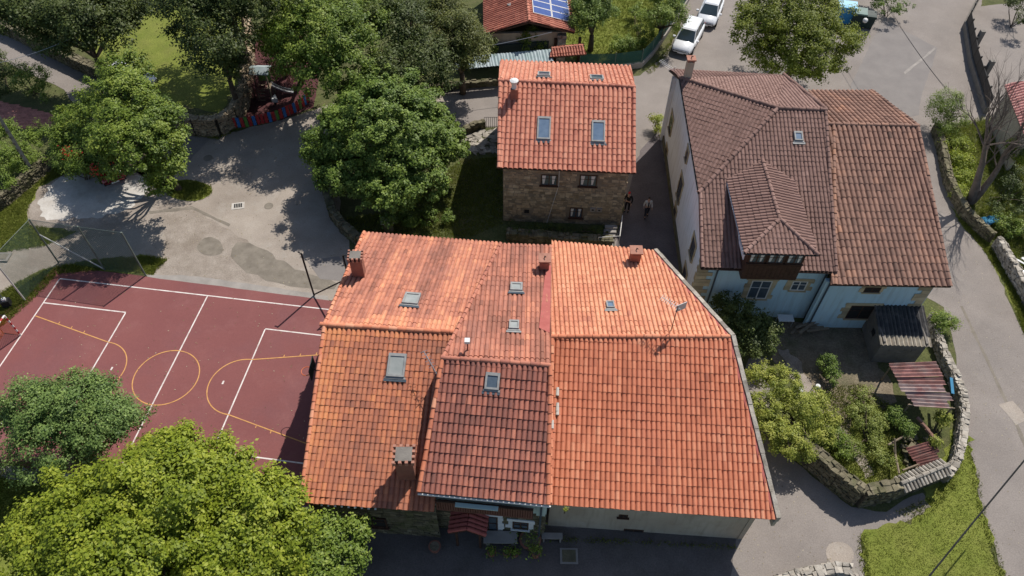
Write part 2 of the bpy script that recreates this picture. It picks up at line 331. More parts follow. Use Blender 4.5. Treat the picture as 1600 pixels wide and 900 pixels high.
def scatter(px, n, z=0, avoid=()):
    poly = [G(x, y, z)[:2] for x, y in px]; A = np.array(poly); lo, hi = A.min(0), A.max(0)
    P = rng.uniform(lo, hi, (n * 3, 2)); P = P[inpoly(P, poly)]
    for av in avoid:
        pa = [G(x, y, z)[:2] for x, y in av]; P = P[~inpoly(P, pa)]
    return P[:n]
def tufts(name, label, px, n, z, h, m=None, avoid=(), blades=3, spread=.06, wd=.02):
    P = scatter(px, n, z, avoid); n = len(P); k = blades
    # clumpiness
    base = np.repeat(P, k, 0) + rng.normal(0, spread, (n * k, 2)); a = rng.uniform(0, 6.28, n * k)
    hh = h * rng.uniform(.5, 1.3, n * k); ln = rng.uniform(.2, .9, n * k) * hh
    t = np.clip(np.repeat(rng.normal(.5, .22, n), k) + rng.normal(0, .12, n * k), 0, 1)
    dx = np.cos(a) * wd; dy = np.sin(a) * wd; b = rng.uniform(0, 6.28, n * k)
    V = np.zeros((n * k, 3, 3)); V[:, 0, 0] = base[:, 0] - dx; V[:, 0, 1] = base[:, 1] - dy; V[:, 1, 0] = base[:, 0] + dx; V[:, 1, 1] = base[:, 1] + dy
    V[:, 2, 0] = base[:, 0] + np.cos(b) * ln; V[:, 2, 1] = base[:, 1] + np.sin(b) * ln; V[:, :2, 2] = z; V[:, 2, 2] = z + hh
    me = npmesh(name, V.reshape(-1, 3), np.arange(n * k * 3).reshape(-1, 3), t, m or M_blade)
    o = link(name, me); o['kind'] = 'stuff'; o['label'] = label; o['category'] = 'grass'; return o

# ------------------------------------------------------------------ foliage
def leafmesh(C, Nn, size, tint, m, name='crown', asp=.6):
    n = len(C); Nn = Nn / (np.linalg.norm(Nn, axis=1, keepdims=True) + 1e-9)
    r = rng.normal(size=(n, 3)); A = np.cross(Nn, r); A /= np.linalg.norm(A, axis=1, keepdims=True) + 1e-9; B = np.cross(Nn, A)
    s = (size * rng.uniform(.6, 1.3, n))[:, None]
    V = np.stack([C - A * s * .5, C + B * s * asp * .5 - Nn * s * .08, C + A * s * .5, C - B * s * asp * .5 - Nn * s * .08], 1)
    return npmesh(name, V.reshape(-1, 3), np.arange(n * 4).reshape(-1, 4), np.clip(tint, 0, 1), m)
def crown_points(blobs, nclump, per, rc, flat=.75, inner=.25):
    """blobs: (x,y,z,rx,ry,rz).  Clumps sit near the outer shell of each blob, leaves round each clump."""
    vol = np.array([b[3] * b[4] + b[3] * b[5] for b in blobs]); cnt = np.maximum(3, (nclump * vol / vol.sum()).astype(int))
    C = []; O = []; T = []
    for b, k in zip(blobs, cnt):
        d = rng.normal(size=(k, 3)); d[:, 2] = np.where(d[:, 2] < -.4, -d[:, 2] * .6, d[:, 2]); d /= np.linalg.norm(d, axis=1, keepdims=True)
        rr = np.where(rng.random(k) < inner, rng.uniform(.3, .75, k), rng.uniform(.74, 1.02, k) + (rng.random(k) < .14) * rng.uniform(.05, .24, k))
        cc = np.array(b[:3]) + d * rr[:, None] * np.array(b[3:6]); C.append(cc); O.append(d); T.append(rng.normal(.45, .16, k))
    C = np.concatenate(C); O = np.concatenate(O); T = np.concatenate(T); n = len(C)
    r = rc * rng.uniform(.45, 1.3, n); m = (per * (r / rc) ** 2).astype(int).clip(6)
    I = np.repeat(np.arange(n), m); d = rng.normal(size=(len(I), 3)); d /= np.linalg.norm(d, axis=1, keepdims=True)
    q = np.abs(rng.normal(.75, .28, len(I)))
    P = C[I] + d * (r[I] * q)[:, None] * np.array([1, 1, flat])
    Nn = d * .45 + O[I] * .5 + np.array([0, 0, .7]) + rng.normal(0, .42, (len(I), 3))
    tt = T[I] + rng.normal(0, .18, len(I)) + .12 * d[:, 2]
    P[:, 2] = np.maximum(P[:, 2], .06)
    return P, Nn, tt, C
def blobs_px(bl, zs=.8, ys=.95):
    out = []
    for (x, y, wpx, z) in bl:
        g = G(x, y, z); r = wpx * PXM(x, y, z) / 2; out.append((g[0], g[1], z, r, r * ys, min(r * zs, z * .95)))
    return out
def limb(mb, a, b, r0, r1, n=6, seg=4, bend=.12, m=0):
    a = np.array(a); b = np.array(b); L = np.linalg.norm(b - a); pts = [a]
    for i in range(1, seg + 1):
        f = i / seg; p = a + (b - a) * f + (rng.normal(0, bend * L / seg, 3) if i < seg else 0); p[2] += .10 * L * math.sin(f * math.pi); pts.append(p)
    mb.tube(pts, [r0 + (r1 - r0) * i / seg for i in range(seg + 1)], n, m); return pts
def tree(name, label, cat, trunk_px, bl, m, nclump, per, rc, leaf_, zs=.8, group=None, trunk_r=.22, bark=None, flowers=None, nl=10, asp=.6, base_z=0.0, inner=.25):
    leaf = leaf_ * .82; nclump = int(nclump * 1.75); per = int(per * 1.15)
    B = blobs_px(bl, zs); ctr = np.mean([b[:3] for b in B], 0)
    base = G(*trunk_px, base_z) if trunk_px else np.array([ctr[0], ctr[1], base_z])
    t = thing(name, label, cat, base, group)
    P, Nn, tt, C = crown_points(B, nclump, per, rc, inner=inner)
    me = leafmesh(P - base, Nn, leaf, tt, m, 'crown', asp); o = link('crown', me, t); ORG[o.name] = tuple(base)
    mb = MB(); fork = base + (ctr - base) * np.array([.25, .25, .38]) + np.array([0, 0, .1])
    mb.tube([base - [0, 0, .1], base + (fork - base) * .5 + rng.normal(0, .04, 3), fork], [trunk_r * 1.25, trunk_r, trunk_r * .8], 8)
    idx = rng.choice(len(C), min(nl, len(C)), replace=False)
    for i in idx:
        pts = limb(mb, fork, C[i], trunk_r * .5, .03, 5)
        j = rng.integers(0, len(C)); d = C[j]
        if np.linalg.norm(d - pts[2]) < 3.0: limb(mb, pts[2], d, trunk_r * .25, .02, 4, 3)
    mb.build('trunk', bark or M_bark, t, smooth=True)
    if flowers:
        fp, fn = flowers; S = [G(x, y, z) for x, y, z in fp]; C2 = np.repeat(np.array(S), fn, 0) + rng.normal(0, .22, (len(S) * fn, 3))
        me = leafmesh(C2 - base, rng.normal(size=C2.shape) + [0, 0, 1], .16, rng.random(len(C2)), M_fl, 'flowers', .8); link('flowers', me, t, label='clusters of bright red flowers')
    return t
def shrub(name, label, cat, bl, m, nclump, per, rc, leaf, zs=.9, group=None, asp=.55, base_z=0.0):
    B = blobs_px(bl, zs); ctr = np.mean([b[:3] for b in B], 0); base = np.array([ctr[0], ctr[1], base_z])
    P, Nn, tt, C = crown_points(B, nclump, per, rc, inner=.35)
    P[:, 2] = np.maximum(P[:, 2], base_z + .04)
    t = thing(name, label, cat, base, group)
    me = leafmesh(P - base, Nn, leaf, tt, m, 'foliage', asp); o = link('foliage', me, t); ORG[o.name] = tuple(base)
    mb = MB()
    for i in rng.choice(len(C), min(7, len(C)), replace=False): limb(mb, base + rng.normal(0, .08, 3) * [1, 1, 0], C[i], .035, .012, 4, 3)
    mb.build('stem', M_bark, t)
    return t

# ------------------------------------------------------------------ roofs
def tile_verts(w, L, hump, lift=.026):
    prof = [(0, .0), (.14, .0), (.20, .45), (.34, .88), (.56, 1.0), (.78, .88), (.93, .45), (1.0, .0)]
    V = []; F = []
    for (u, h) in prof: V.append((u * w, -.02, h * hump + lift))
    for (u, h) in prof: V.append((u * w, L + .03, h * hump * .95 + .002))
    for (u, h) in prof: V.append((u * w, -.02, h * hump + lift))
    for (u, h) in prof: V.append((u * w, -.012, h * hump * .7 - .012))
    n = len(prof)
    for i in range(n - 1): F.append((i, i + 1, n + i + 1, n + i)); F.append((3 * n + i, 3 * n + i + 1, 2 * n + i + 1, 2 * n + i))
    return np.array(V), F
TM = {}
def tile_mesh(w, L, hump, m, q, lift):
    key = (w, L, m.name, q, lift)
    if key not in TM:
        V, F = tile_verts(w, L, hump, lift); mb = MB(); mb.add(V, F, 0, q / 11)
        me = mb.mesh('roof_tile', m)
        me.polygons.foreach_set('use_smooth', [i % 2 == 0 for i in range(len(F))]); TM[key] = me
    return TM[key]
def clip_poly(poly, cp):                                            # poly, cp: lists of (u,v,...) ; cp counter-clockwise convex
    out = poly
    for i in range(len(cp)):
        a, b = cp[i], cp[(i + 1) % len(cp)]; inp = out; out = []
        if not inp: return []
        def side(p): return (b[0] - a[0]) * (p[1] - a[1]) - (b[1] - a[1]) * (p[0] - a[0])
        for j in range(len(inp)):
            p, q = inp[j], inp[(j + 1) % len(inp)]; sp, sq = side(p), side(q)
            if sp >= 0: out.append(p)
            if (sp >= 0) != (sq >= 0):
                t = sp / (sp - sq); out.append(tuple(p[k] + (q[k] - p[k]) * t for k in range(len(p))))
    return out
def noise_t(p, s, k=0):
    from mathutils import noise as mn
    return mn.noise(Vector((p[0] * s + k * 13.1, p[1] * s, p[2] * s)))
class Roofs:
    def __init__(s, house): s.h = house; s.tiles = []; s.part = []; s.caps = 0
    def plane(s, three, outline, m, w=.23, L=.41, hump=.065, tint=None, thick=.14, name='roof', jit=.006, udir=None, lift=.025, stripe=.04):
        p = [G(x, y, z) for x, y, z in three]; n = nrm(np.cross(p[1] - p[0], p[2] - p[0]))
        if n[2] < 0: n = -n
        P3 = [RP(x, y, p[0], n) for x, y in outline]
        return s.plane3(p[0], n, P3, m, w, L, hump, tint, thick, name, jit, udir, lift, stripe)
    def plane3(s, p0, n, P3, m, w=.23, L=.41, hump=.065, tint=None, thick=.14, name='roof', jit=.006, udir=None, lift=.025, stripe=.04):
        hump *= 1.45
        U = nrm(np.cross([0, 0, 1], n))
        if U[0] < 0: U = -U
        V = np.cross(n, U)
        if V[2] < 0: V = -V; U = -U
        if udir is not None:
            U = nrm(np.array(udir) - n * (np.array(udir) @ n)); V = np.cross(n, U)
        uv = [((q - p0) @ U, (q - p0) @ V) for q in P3]
        ar = sum(uv[i][0] * uv[(i + 1) % len(uv)][1] - uv[(i + 1) % len(uv)][0] * uv[i][1] for i in range(len(uv)))
        if ar < 0: uv = uv[::-1]; P3 = P3[::-1]
        sl = MB(); k = len(P3); top = [q - n * .02 for q in P3]; bot = [q - n * thick for q in P3]
        sl.add(top + bot, [tuple(range(k)), tuple(range(2 * k - 1, k - 1, -1))] + [(i, i + k, (i + 1) % k + k, (i + 1) % k) for i in range(k)])
        part = sl.build(name, M_deck, s.h)
        u0 = min(a for a, b in uv); v0 = min(b for a, b in uv); u1 = max(a for a, b in uv); v1 = max(b for a, b in uv)
        TV, TF = tile_verts(w, L, hump, lift); nu = int((u1 - u0) / w) + 1; nv = int((v1 - v0) / L) + 1
        half = MB()
        for i in range(nu):
            cs = rng.normal(0, stripe)
            for j in range(nv):
                u = u0 + i * w; v = v0 + j * L + rng.normal(0, jit)
                cor = [(u, v), (u + w, v), (u + w, v + L), (u, v + L)]
                ins = [all(((b2[0] - a2[0]) * (c[1] - a2[1]) - (b2[1] - a2[1]) * (c[0] - a2[0])) >= -.02 for a2, b2 in zip(uv, uv[1:] + uv[:1])) for c in cor]
                sag = .035 * noise_t(p0 + U * u + V * v, .35, 3) + .012 * noise_t(p0 + U * u + V * v, 1.6, 5) + .01; o = p0 + U * u + V * v + n * sag; v += (-.05 if rng.random() < .012 else 0); ctr = o + U * w / 2 + V * L / 2
                tt = tint(ctr) if tint else .55
                tt = float(np.clip(tt + cs + rng.normal(0, .10), 0, 1)); q = int(round(tt * 11))
                if all(ins):
                    s.tiles.append((float(np.linalg.norm(ctr - np.array([0, 0, CAMH]))), o, U, V, n, w, L, hump, m, q, part, rng.normal(0, .006), rng.normal(0, .004), lift))
                else:
                    if not clip_poly(cor, uv): continue
                    for f in TF:
                        pl = [(u + TV[a][0], v + TV[a][1], TV[a][2]) for a in f]; c = clip_poly(pl, uv)
                        if len(c) >= 3: half.add([p0 + U * a + V * b + n * h for a, b, h in c], [tuple(range(len(c)))], 0, q / 11)
        s.part.append((half, m)); return part, (p0, n, U, V)
    def caps_line(s, a, b, m, L=.42, r=.12, tint=.6, name='ridge_tile', lift=.02, var=.12):
        a = np.array(a); b = np.array(b); d = b - a; D = np.linalg.norm(d); d = d / D; k = max(1, round(D / L)); LL = D / k
        side = nrm(np.cross(d, [0, 0, 1])); up = np.cross(side, d)
        key = ('cap', round(LL, 3), r, m.name); 
        for i in range(k):
            q = int(np.clip(round((tint + rng.normal(0, var)) * 5), 0, 5)); kk = key + (q,)
            if kk not in TM:
                vs = []; n = 7
                for (y, rr, zz) in ((-.03, r, .03), (LL, r * .9, 0), (-.03, r, .03), (-.03, r * .78, .015)):
                    for j in range(n): an = math.pi * j / (n - 1); vs.append((math.cos(an) * rr, y, math.sin(an) * rr + zz - .01))
                fs = []
                for j in range(n - 1): fs.append((j + 1, j, n + j, n + j + 1)); fs.append((2 * n + j, 2 * n + j + 1, 3 * n + j + 1, 3 * n + j))
                mb = MB(); mb.add(vs, fs, 0, q / 5); me = mb.mesh('ridge_tile', m); me.polygons.foreach_set('use_smooth', [x % 2 == 0 for x in range(len(fs))]); TM[kk] = me
            o = bpy.data.objects.new(name, TM[kk]); col.objects.link(o); o.parent = s.h; org = np.array(ORG[s.h.name]); p = a + d * LL * i + up * lift - org + rng.normal(0, .006, 3)
            o.matrix_local = Matrix(((side[0], d[0], up[0], p[0]), (side[1], d[1], up[1], p[1]), (side[2], d[2], up[2], p[2]), (0, 0, 0, 1)))
    def finish(s, limit=300):
        s.tiles.sort(key=lambda a: a[0]); org = np.array(ORG[s.h.name])
        for (dist, o, U, V, n, w, L, hump, m, q, part, rot, up, lf) in s.tiles[:limit]:
            ob = bpy.data.objects.new('roof_tile', tile_mesh(w, L, hump, m, q, lf)); col.objects.link(ob); ob.parent = part; p = o - org + n * up
            U2 = nrm(U + V * rot); V2 = np.cross(n, U2)
            ob.matrix_local = Matrix(((U2[0], V2[0], n[0], p[0]), (U2[1], V2[1], n[1], p[1]), (U2[2], V2[2], n[2], p[2]), (0, 0, 0, 1)))
        mats = []; mb = MB()
        for (dist, o, U, V, n, w, L, hump, m, q, part, rot, up, lf) in s.tiles[limit:]:
            if m not in mats: mats.append(m)
            TV, TF = tile_verts(w, L, hump, lf); o2 = o + n * up; U2 = nrm(U + V * rot); V2 = np.cross(n, U2)
            mb.add(o2 + TV[:, :1] * U2 + TV[:, 1:2] * V2 + TV[:, 2:3] * n, TF, mats.index(m), q / 11)
        for h, m in s.part:
            if m not in mats: mats.append(m)
            k = len(mb.v); mb.v += h.v; mb.f += [tuple(i + k for i in f) for f in h.f]; mb.m += [mats.index(m)] * len(h.f); mb.t += h.t
        if mb.f: mb.build('roof_tiles', mats, s.h, kind='stuff')
SKN = [0]
M_skg2 = mat('skylight_glass_pale', ((.26, .28, .26), (.34, .35, .33)), .25, 2, spec=.8)  # pale tone paints a grey-white reflection into the large pane
M_skg3 = mat('skylight_glass_dark', ((.05, .075, .10), (.10, .13, .16)), .1, 2, spec=.9)
def skylight(house, pl, quad, label=None, shade=False, up=.12):             # quad px: top-left, top-right, bottom-right, bottom-left on the roof plane
    p0, n, U, V = pl; Q = [RP(x, y, p0 + n * .19, n) for x, y in quad]; c = sum(Q) / 4
    w2 = (abs((Q[1] - Q[0]) @ U) + abs((Q[2] - Q[3]) @ U)) / 4; h2 = (abs((Q[0] - Q[3]) @ V) + abs((Q[1] - Q[2]) @ V)) / 4
    fr = MB(); b = min(.09, w2 * .3)
    for (du, dv, su, sv) in ((-w2, -h2, b, 2 * h2), (w2 - b, -h2, b, 2 * h2), (-w2 + b, -h2, 2 * w2 - 2 * b, b), (-w2 + b, h2 - b * 1.6, 2 * w2 - 2 * b, b * 1.6)):
        fr.obox(c + U * du + V * dv - n * .20, U * su, V * sv, n * .23)
    fr.obox(c - U * (w2 + .06) - V * (h2 + .10) - n * .07, U * (2 * w2 + .12), V * .10, n * .03)
    f = fr.build('skylight', M_frameg, house, label=label)
    g = MB().obox(c + U * (b - w2) + V * (b - h2) - n * .06, U * 2 * (w2 - b), V * (2 * h2 - 2.6 * b), n * .05); SKN[0] += 1; g.build('pane', M_skg2 if label and ('rear slope' in label or 'large roof' in label) else (M_skg3 if label and ('dark red' in label or 'far slope' in label) else M_skyglass), f)
    MB().obox(c - U * (w2 + .12) - V * (h2 + .22) - n * .075, U * (2 * w2 + .24), V * .13, n * .015).build('apron', M_pipe if w2 > .3 else M_frameg, f)
    return f

# ------------------------------------------------------------------ walls of stones, plain walls, windows
def stone_face(mb, a, b, z0, z1, out, hmin=.16, hmax=.3, wmin=.2, wmax=.5, depth=.06, holes=(), singles=None, ztop=None):
    """courses of separate stones on a vertical face from a to b; out = outward normal"""
    a = np.array([*a[:2], 0.]); b = np.array([*b[:2], 0.]); d = b - a; L = np.linalg.norm(d); d /= L; z = z0; out = np.array(out)
    while z < z1 - .05:
        h = min(rng.uniform(hmin, hmax), z1 - z); s = -rng.uniform(0, .15)
        while s < L:
            ww = rng.uniform(wmin, wmax); s0 = max(s, 0); s1 = min(s + ww, L); s += ww
            if s1 - s0 < .06: continue
            if any(s0 < hx1 and s1 > hx0 and z < hz1 and z + h > hz0 for hx0, hx1, hz0, hz1 in holes): continue
            if ztop and z + h > ztop((s0 + s1) / 2): continue
            o = a + d * (s0 + .012) + np.array([0, 0, z + .012]) - out * .03
            t = float(np.clip(rng.normal(.5, .25), 0, 1)); j = min(.012, h * .06)
            if singles is None: mb.obox(o, d * (s1 - s0 - .024), out * (depth + .03) * rng.uniform(.7, 1.15), (0, 0, h - .024), 0, t, j, False)
            else: singles.append((o, d * (s1 - s0 - .024), out * (depth + .03) * rng.uniform(.7, 1.15), np.array([0, 0, h - .024]), t))
        z += h
def rubble_wall(name, label, pts, h, thick, m=None, core=None, cat='wall', group=None, hmin=.10, hmax=.22, wmin=.12, wmax=.38, z0=0.0, single=300, caps=True, capm=None):
    """pts: ground line (world xy). core wall, stones on both sides and on top. Stones nearest the camera are objects of their own."""
    pts = [np.array([p[0], p[1], 0.]) for p in pts]; m = m or M_stone; t = thing(name, label, cat, (pts[0][0], pts[0][1], z0), group)
    core_mb = MB(); S = []
    for a, b in zip(pts, pts[1:]):
        d = nrm(b - a); nn = np.array([-d[1], d[0], 0]); L = np.linalg.norm(b - a)
        core_mb.obox(a - nn * thick / 2 - d * .02 + [0, 0, z0 - .05], d * (L + .04), nn * thick, (0, 0, h - .02))
        stone_face(None, a - nn * thick / 2, b - nn * thick / 2, z0, z0 + h - .03, -nn, hmin, hmax, wmin, wmax, singles=S)
        stone_face(None, a + nn * thick / 2, b + nn * thick / 2, z0, z0 + h - .03, nn, hmin, hmax, wmin, wmax, singles=S)
        if caps:
            s = 0
            while s < L:
                ww = rng.uniform(wmin, wmax) * 1.1; k = 0; e = min(s + ww, L + .05); q = -thick / 2 - .04
                while q < thick / 2:
                    e2 = min(q + rng.uniform(.18, .34), thick / 2 + .04)
                    S.append((a + d * s + nn * q + [0, 0, z0 + h - .06], d * (e - s - .02), nn * (e2 - q - .02), np.array([0, 0, rng.uniform(.06, .14)]), float(rng.uniform(.3, 1)))); q = e2
                s += ww
    core_mb.build('core', core or M_mortard, t)
    cp = np.array([0, 0, CAMH]); S.sort(key=lambda q: -(1.0 if (q[1] @ q[1]) ** .5 > .18 else .5) / np.linalg.norm(q[0] - cp))
    vis = lambda q: 1
    for (o, X, Y, Z, tt) in S[:single]:
        org = np.array(ORG[t.name]); k = MB(); c = o + X / 2 + Y / 2; k.obox(o - c, X, Y, Z, 0, tt, .026, False)
        me = k.mesh('stone', m); ob = bpy.data.objects.new('stone', me); col.objects.link(ob); ob.parent = t; ob.location = tuple(c - org)
    rest = MB()
    for (o, X, Y, Z, tt) in S[single:]: rest.obox(o, X, Y, Z, 0, tt, .026, False)
    if rest.f: rest.build('stones', m, t, kind='stuff')
    return t
def wall_poly(house, P, thick, m, name='wall', inward=(0, 1, 0)):     # P: face outline in a vertical plane
    k = len(P); I = np.array(inward) * thick; mb = MB(); Q = [np.array(p, float) for p in P]
    mb.add(Q + [q + I for q in Q], [tuple(range(k)), tuple(range(2 * k - 1, k - 1, -1))] + [(i, (i + 1) % k, (i + 1) % k + k, i + k) for i in range(k)])
    return mb.build(name, m, house)
def window(house, c, d, out, w, h, frame=None, pane=None, surround=None, sw=.14, bars=1, deep=.07, curtain=False, label=None, sm_jit=True, name='window'):
    """c centre, d horizontal direction, out outward normal; frame proud of the wall, pane a little behind it"""
    d = nrm(d); out = nrm(out); z = np.array([0, 0, 1.]); frame = frame or M_wood; f = .06
    fr = MB(); o = c - d * w / 2 - z * h / 2
    fr.obox(o, d * f, out * deep, z * h); fr.obox(o + d * (w - f), d * f, out * deep, z * h); fr.obox(o + d * f, d * (w - 2 * f), out * deep, z * f); fr.obox(o + d * f + z * (h - f), d * (w - 2 * f), out * deep, z * f)
    for i in range(bars): x = w * (i + 1) / (bars + 1); fr.obox(o + d * (x - .03) + z * f, d * .06, out * deep * .9, z * (h - 2 * f))
    fr.obox(o + d * f + z * h * .6, d * (w - 2 * f), out * deep * .8, z * .03)
    W = fr.build(name, frame, house, label=label)
    MB().obox(o + d * f * .5 + z * f * .5 + out * .012, d * (w - f), out * .012, z * (h - f)).build('pane', pane or M_glass, W)
    if curtain:
        for s0, s1 in ((.12, .3), (.7, .88)): k = MB(); k.add([o + d * w * s0 + z * h * .15 + out * .03, o + d * w * (s0 + (.1 if s0 < .5 else .08)) + z * h * .15 + out * .03, o + d * w * s1 + z * h * .9 + out * .03, o + d * w * (s0 - .04) + z * h * .9 + out * .03], [(0, 1, 2, 3)]); k.build('curtain', M_curtain, W)
    MB().obox(o - d * .08 - z * .07, d * (w + .16), out * (deep + .07), z * .07).build('sill', surround or frame, W)
    if surround:
        s = MB(); y = 0
        while y < h + .1:
            hh = min(.32, h + .12 - y); 
            for sx in (0, 1):
                e = sw * rng.uniform(.8, 1.6); q = o - d * (e + .003) if sx == 0 else o + d * (w + .003); s.obox(q + z * (y + .004), d * e, out * .035, z * (hh - .01), 0, float(rng.random()))
            y += hh
        s.obox(o - d * sw * 1.2 + z * (h + .004), d * (w + sw * 2.4), out * .045, z * .2, 0, .5); s.build('surround', surround, W)
    return W
def pipe_v(house, pts, r, m, name='drainpipe'): return MB().tube(pts, r, 6).build(name, m, house)
def chimney(house, name_label, base, w, d, h, capkind, rz=0.0, cm=None):
    c = MB().box(base - np.array([0, 0, .5]), w, d, h + .5, rz); ch = c.build('chimney', cm or M_chim, house, label=name_label); top = base + np.array([0, 0, h]); a = np.array([math.cos(rz), math.sin(rz), 0]); b = np.array([-math.sin(rz), math.cos(rz), 0])
    if capkind == 'crenel':
        k = MB()
        for i in range(4):
            for j in range(4):
                if 0 < i < 3 and 0 < j < 3: continue
                k.box(top + a * (i / 3 - .5) * (w + .02) + b * (j / 3 - .5) * (d + .02), w * .17, d * .17, .2, rz)
        k.build('vent_bricks', M_cap, ch); MB().box(top + [0, 0, .2], w * .92, d * .92, .08, rz).build('cap', M_block, ch)
        q = MB()
        for i in range(4):
            for j in range(4):
                if 0 < i < 3 and 0 < j < 3: continue
                q.box(top + a * (i / 3 - .5) * (w + .06) + b * (j / 3 - .5) * (d + .06) + [0, 0, .2], w * .17, d * .17, .09, rz)
        q.build('cap_edge', M_cap, ch)
    elif capkind == 'slab':
        k = MB(); 
        for i in (-1, 1):
            for j in (-1, 1): k.box(top + a * i * w * .4 + b * j * d * .4, .08, .08, .12, rz)
        k.build('cap_posts', M_chim, ch); MB().box(top + [0, 0, .12], w * 1.3, d * 1.3, .09, rz).build('cap', M_cap, ch)
        MB().tube([top + [0, 0, .2], top + [0, 0, .32], top + [.06, -.1, .36]], .03, 5).build('cap_hook', M_metal, ch)
    return ch

# ================================================================== THE SETTING: ground, roads, court
Z1, Z2, Z3, Z4, Z5 = .004, .008, .012, .016, .020
sheet('ground', None, 0.0, M_weeds, jit=0, world=[(-300, -200), (300, -200), (300, 400), (-300, 400)])
sheet('road', [(640, 135), (790, 132), (1000, 118), (1035, 90), (1060, 50), (1085, -40), (1545, -40), (1520, 60), (1520, 110), (1542, 185), (1500, 200), (1440, 195), (1480, 300), (1300, 330), (1070, 330), (1075, 470), (1130, 560), (1060, 560), (1000, 470), (945, 420), (975, 330), (985, 200), (780, 198), (690, 200), (560, 240)], Z1, M_road2, .04)
sheet('plaza', [(-20, 400), (60, 382), (110, 360), (90, 330), (160, 270), (250, 278), (285, 225), (300, 200), (370, 206), (470, 178), (560, 150), (700, 150), (700, 220), (560, 300), (545, 370), (560, 480), (510, 468), (230, 430), (190, 400), (120, 410), (60, 440), (20, 480), (-30, 490)], Z2, M_road, .06)
sheet('village_road', [(-60, 20), (0, 38), (60, 72), (150, 112), (260, 170), (330, 215), (250, 300), (180, 240), (140, 195), (100, 140), (0, 92), (-60, 70)], Z3, M_road2, .04)
sheet('gravel_apron', [(30, 335), (45, 290), (85, 262), (165, 258), (262, 270), (262, 320), (215, 345), (150, 372), (90, 372), (40, 356)], Z3, M_sandy, .16, .35)
sheet('concrete_pad', [(58, 318), (80, 288), (95, 276), (165, 268), (225, 277), (228, 300), (205, 325), (160, 340), (105, 344), (62, 338)], Z3 + .003, M_conc, .13, .3)
sheet('damp_patch', [(305, 385), (322, 368), (345, 375), (350, 395), (335, 400), (315, 398)], Z4, M_stain, .03, sm=2)
sheet('damp_patch', [(360, 378), (400, 380), (470, 425), (530, 440), (520, 455), (430, 445), (370, 420)], Z3, M_stain, .10, sm=1)
sheet('asphalt_repair', [(480, 408), (530, 400), (548, 440), (500, 436)], Z4, M_patch, .02)
sheet('concrete_apron', [(228, 428), (310, 432), (420, 448), (512, 462), (515, 474), (430, 470), (330, 460), (236, 442)], Z4, M_conc2, .03)
sheet('asphalt_patch', [(1330, 130), (1380, 30), (1465, 75), (1440, 150), (1436, 180), (1410, 185), (1330, 150)], Z2, M_patch, .03)
sheet('alley', [(840, 780), (1100, 770), (1150, 620), (1170, 560), (1200, 560), (1205, 700), (1240, 720), (1330, 792), (1385, 800), (1442, 770), (1456, 790), (1440, 806), (1345, 838), (1352, 880), (1350, 1000), (850, 1000)], Z1, M_road2, .05)
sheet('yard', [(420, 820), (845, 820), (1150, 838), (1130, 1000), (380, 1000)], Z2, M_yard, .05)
sheet('gravel_disc', [(1292, 852), (1305, 846), (1322, 848), (1334, 860), (1334, 876), (1320, 886), (1300, 882), (1290, 868)], Z2 + .002, M_road, .02, sm=1)
sheet('side_road', [(1436, 190), (1462, 195), (1470, 250), (1482, 305), (1500, 345), (1535, 385), (1560, 430), (1585, 490), (1625, 580), (1720, 760), (1800, 1010), (1590, 1010), (1568, 900), (1535, 800), (1524, 740), (1506, 660), (1497, 600), (1492, 545), (1475, 480), (1430, 455), (1380, 330)], Z2, M_road2, .04)
sheet('verge_grass', [(1482, 320), (1530, 370), (1620, 480), (1680, 620), (1640, 590), (1600, 520), (1570, 440), (1535, 388), (1500, 348)], Z3, M_grass, .12)
sheet('lawn', [(1345, 836), (1400, 818), (1455, 792), (1440, 760), (1470, 725), (1492, 660), (1506, 662), (1524, 742), (1535, 802), (1568, 902), (1590, 1010), (1345, 1010), (1352, 900)], Z3, M_lawn, .14, .3)
sheet('garden_soil', [(1212, 505), (1345, 505), (1370, 560), (1395, 600), (1390, 650), (1350, 618), (1318, 640), (1335, 690), (1320, 690), (1290, 650), (1250, 600), (1205, 560)], Z3, M_soil, .15)
sheet('garden_growth', [(1215, 690), (1270, 615), (1330, 640), (1345, 610), (1400, 640), (1450, 700), (1440, 745), (1390, 765), (1345, 770), (1290, 730)], Z2, M_grass, .14, .35)
sheet('garden_path', [(1215, 545), (1232, 545), (1262, 590), (1290, 635), (1320, 670), (1352, 712), (1366, 742), (1352, 748), (1332, 715), (1303, 680), (1270, 640), (1238, 595)], Z4, M_sandy, .10, .3)
sheet('alley_shade_sheet', [(1000, 235), (1030, 205), (1052, 330), (1075, 470), (1100, 540), (1040, 470), (960, 395), (968, 350)], Z4, M_alley_shade, .04)  # dark sheet over the road, painting in the shade between the houses
sheet('road_seam', [(1500, 478), (1504, 478), (1548, 570), (1592, 665), (1640, 780), (1634, 780), (1588, 668), (1545, 573)], Z3 + .001, M_stain, .02)
sheet('road_seam', [(1412, 113), (1460, 74), (1462, 76), (1414, 116)], Z4 + .001, M_conc2, .03)

sheet('road_seam', [(232, 330), (300, 322), (360, 350), (358, 354), (300, 327), (234, 334)], Z4, M_stain, .03)

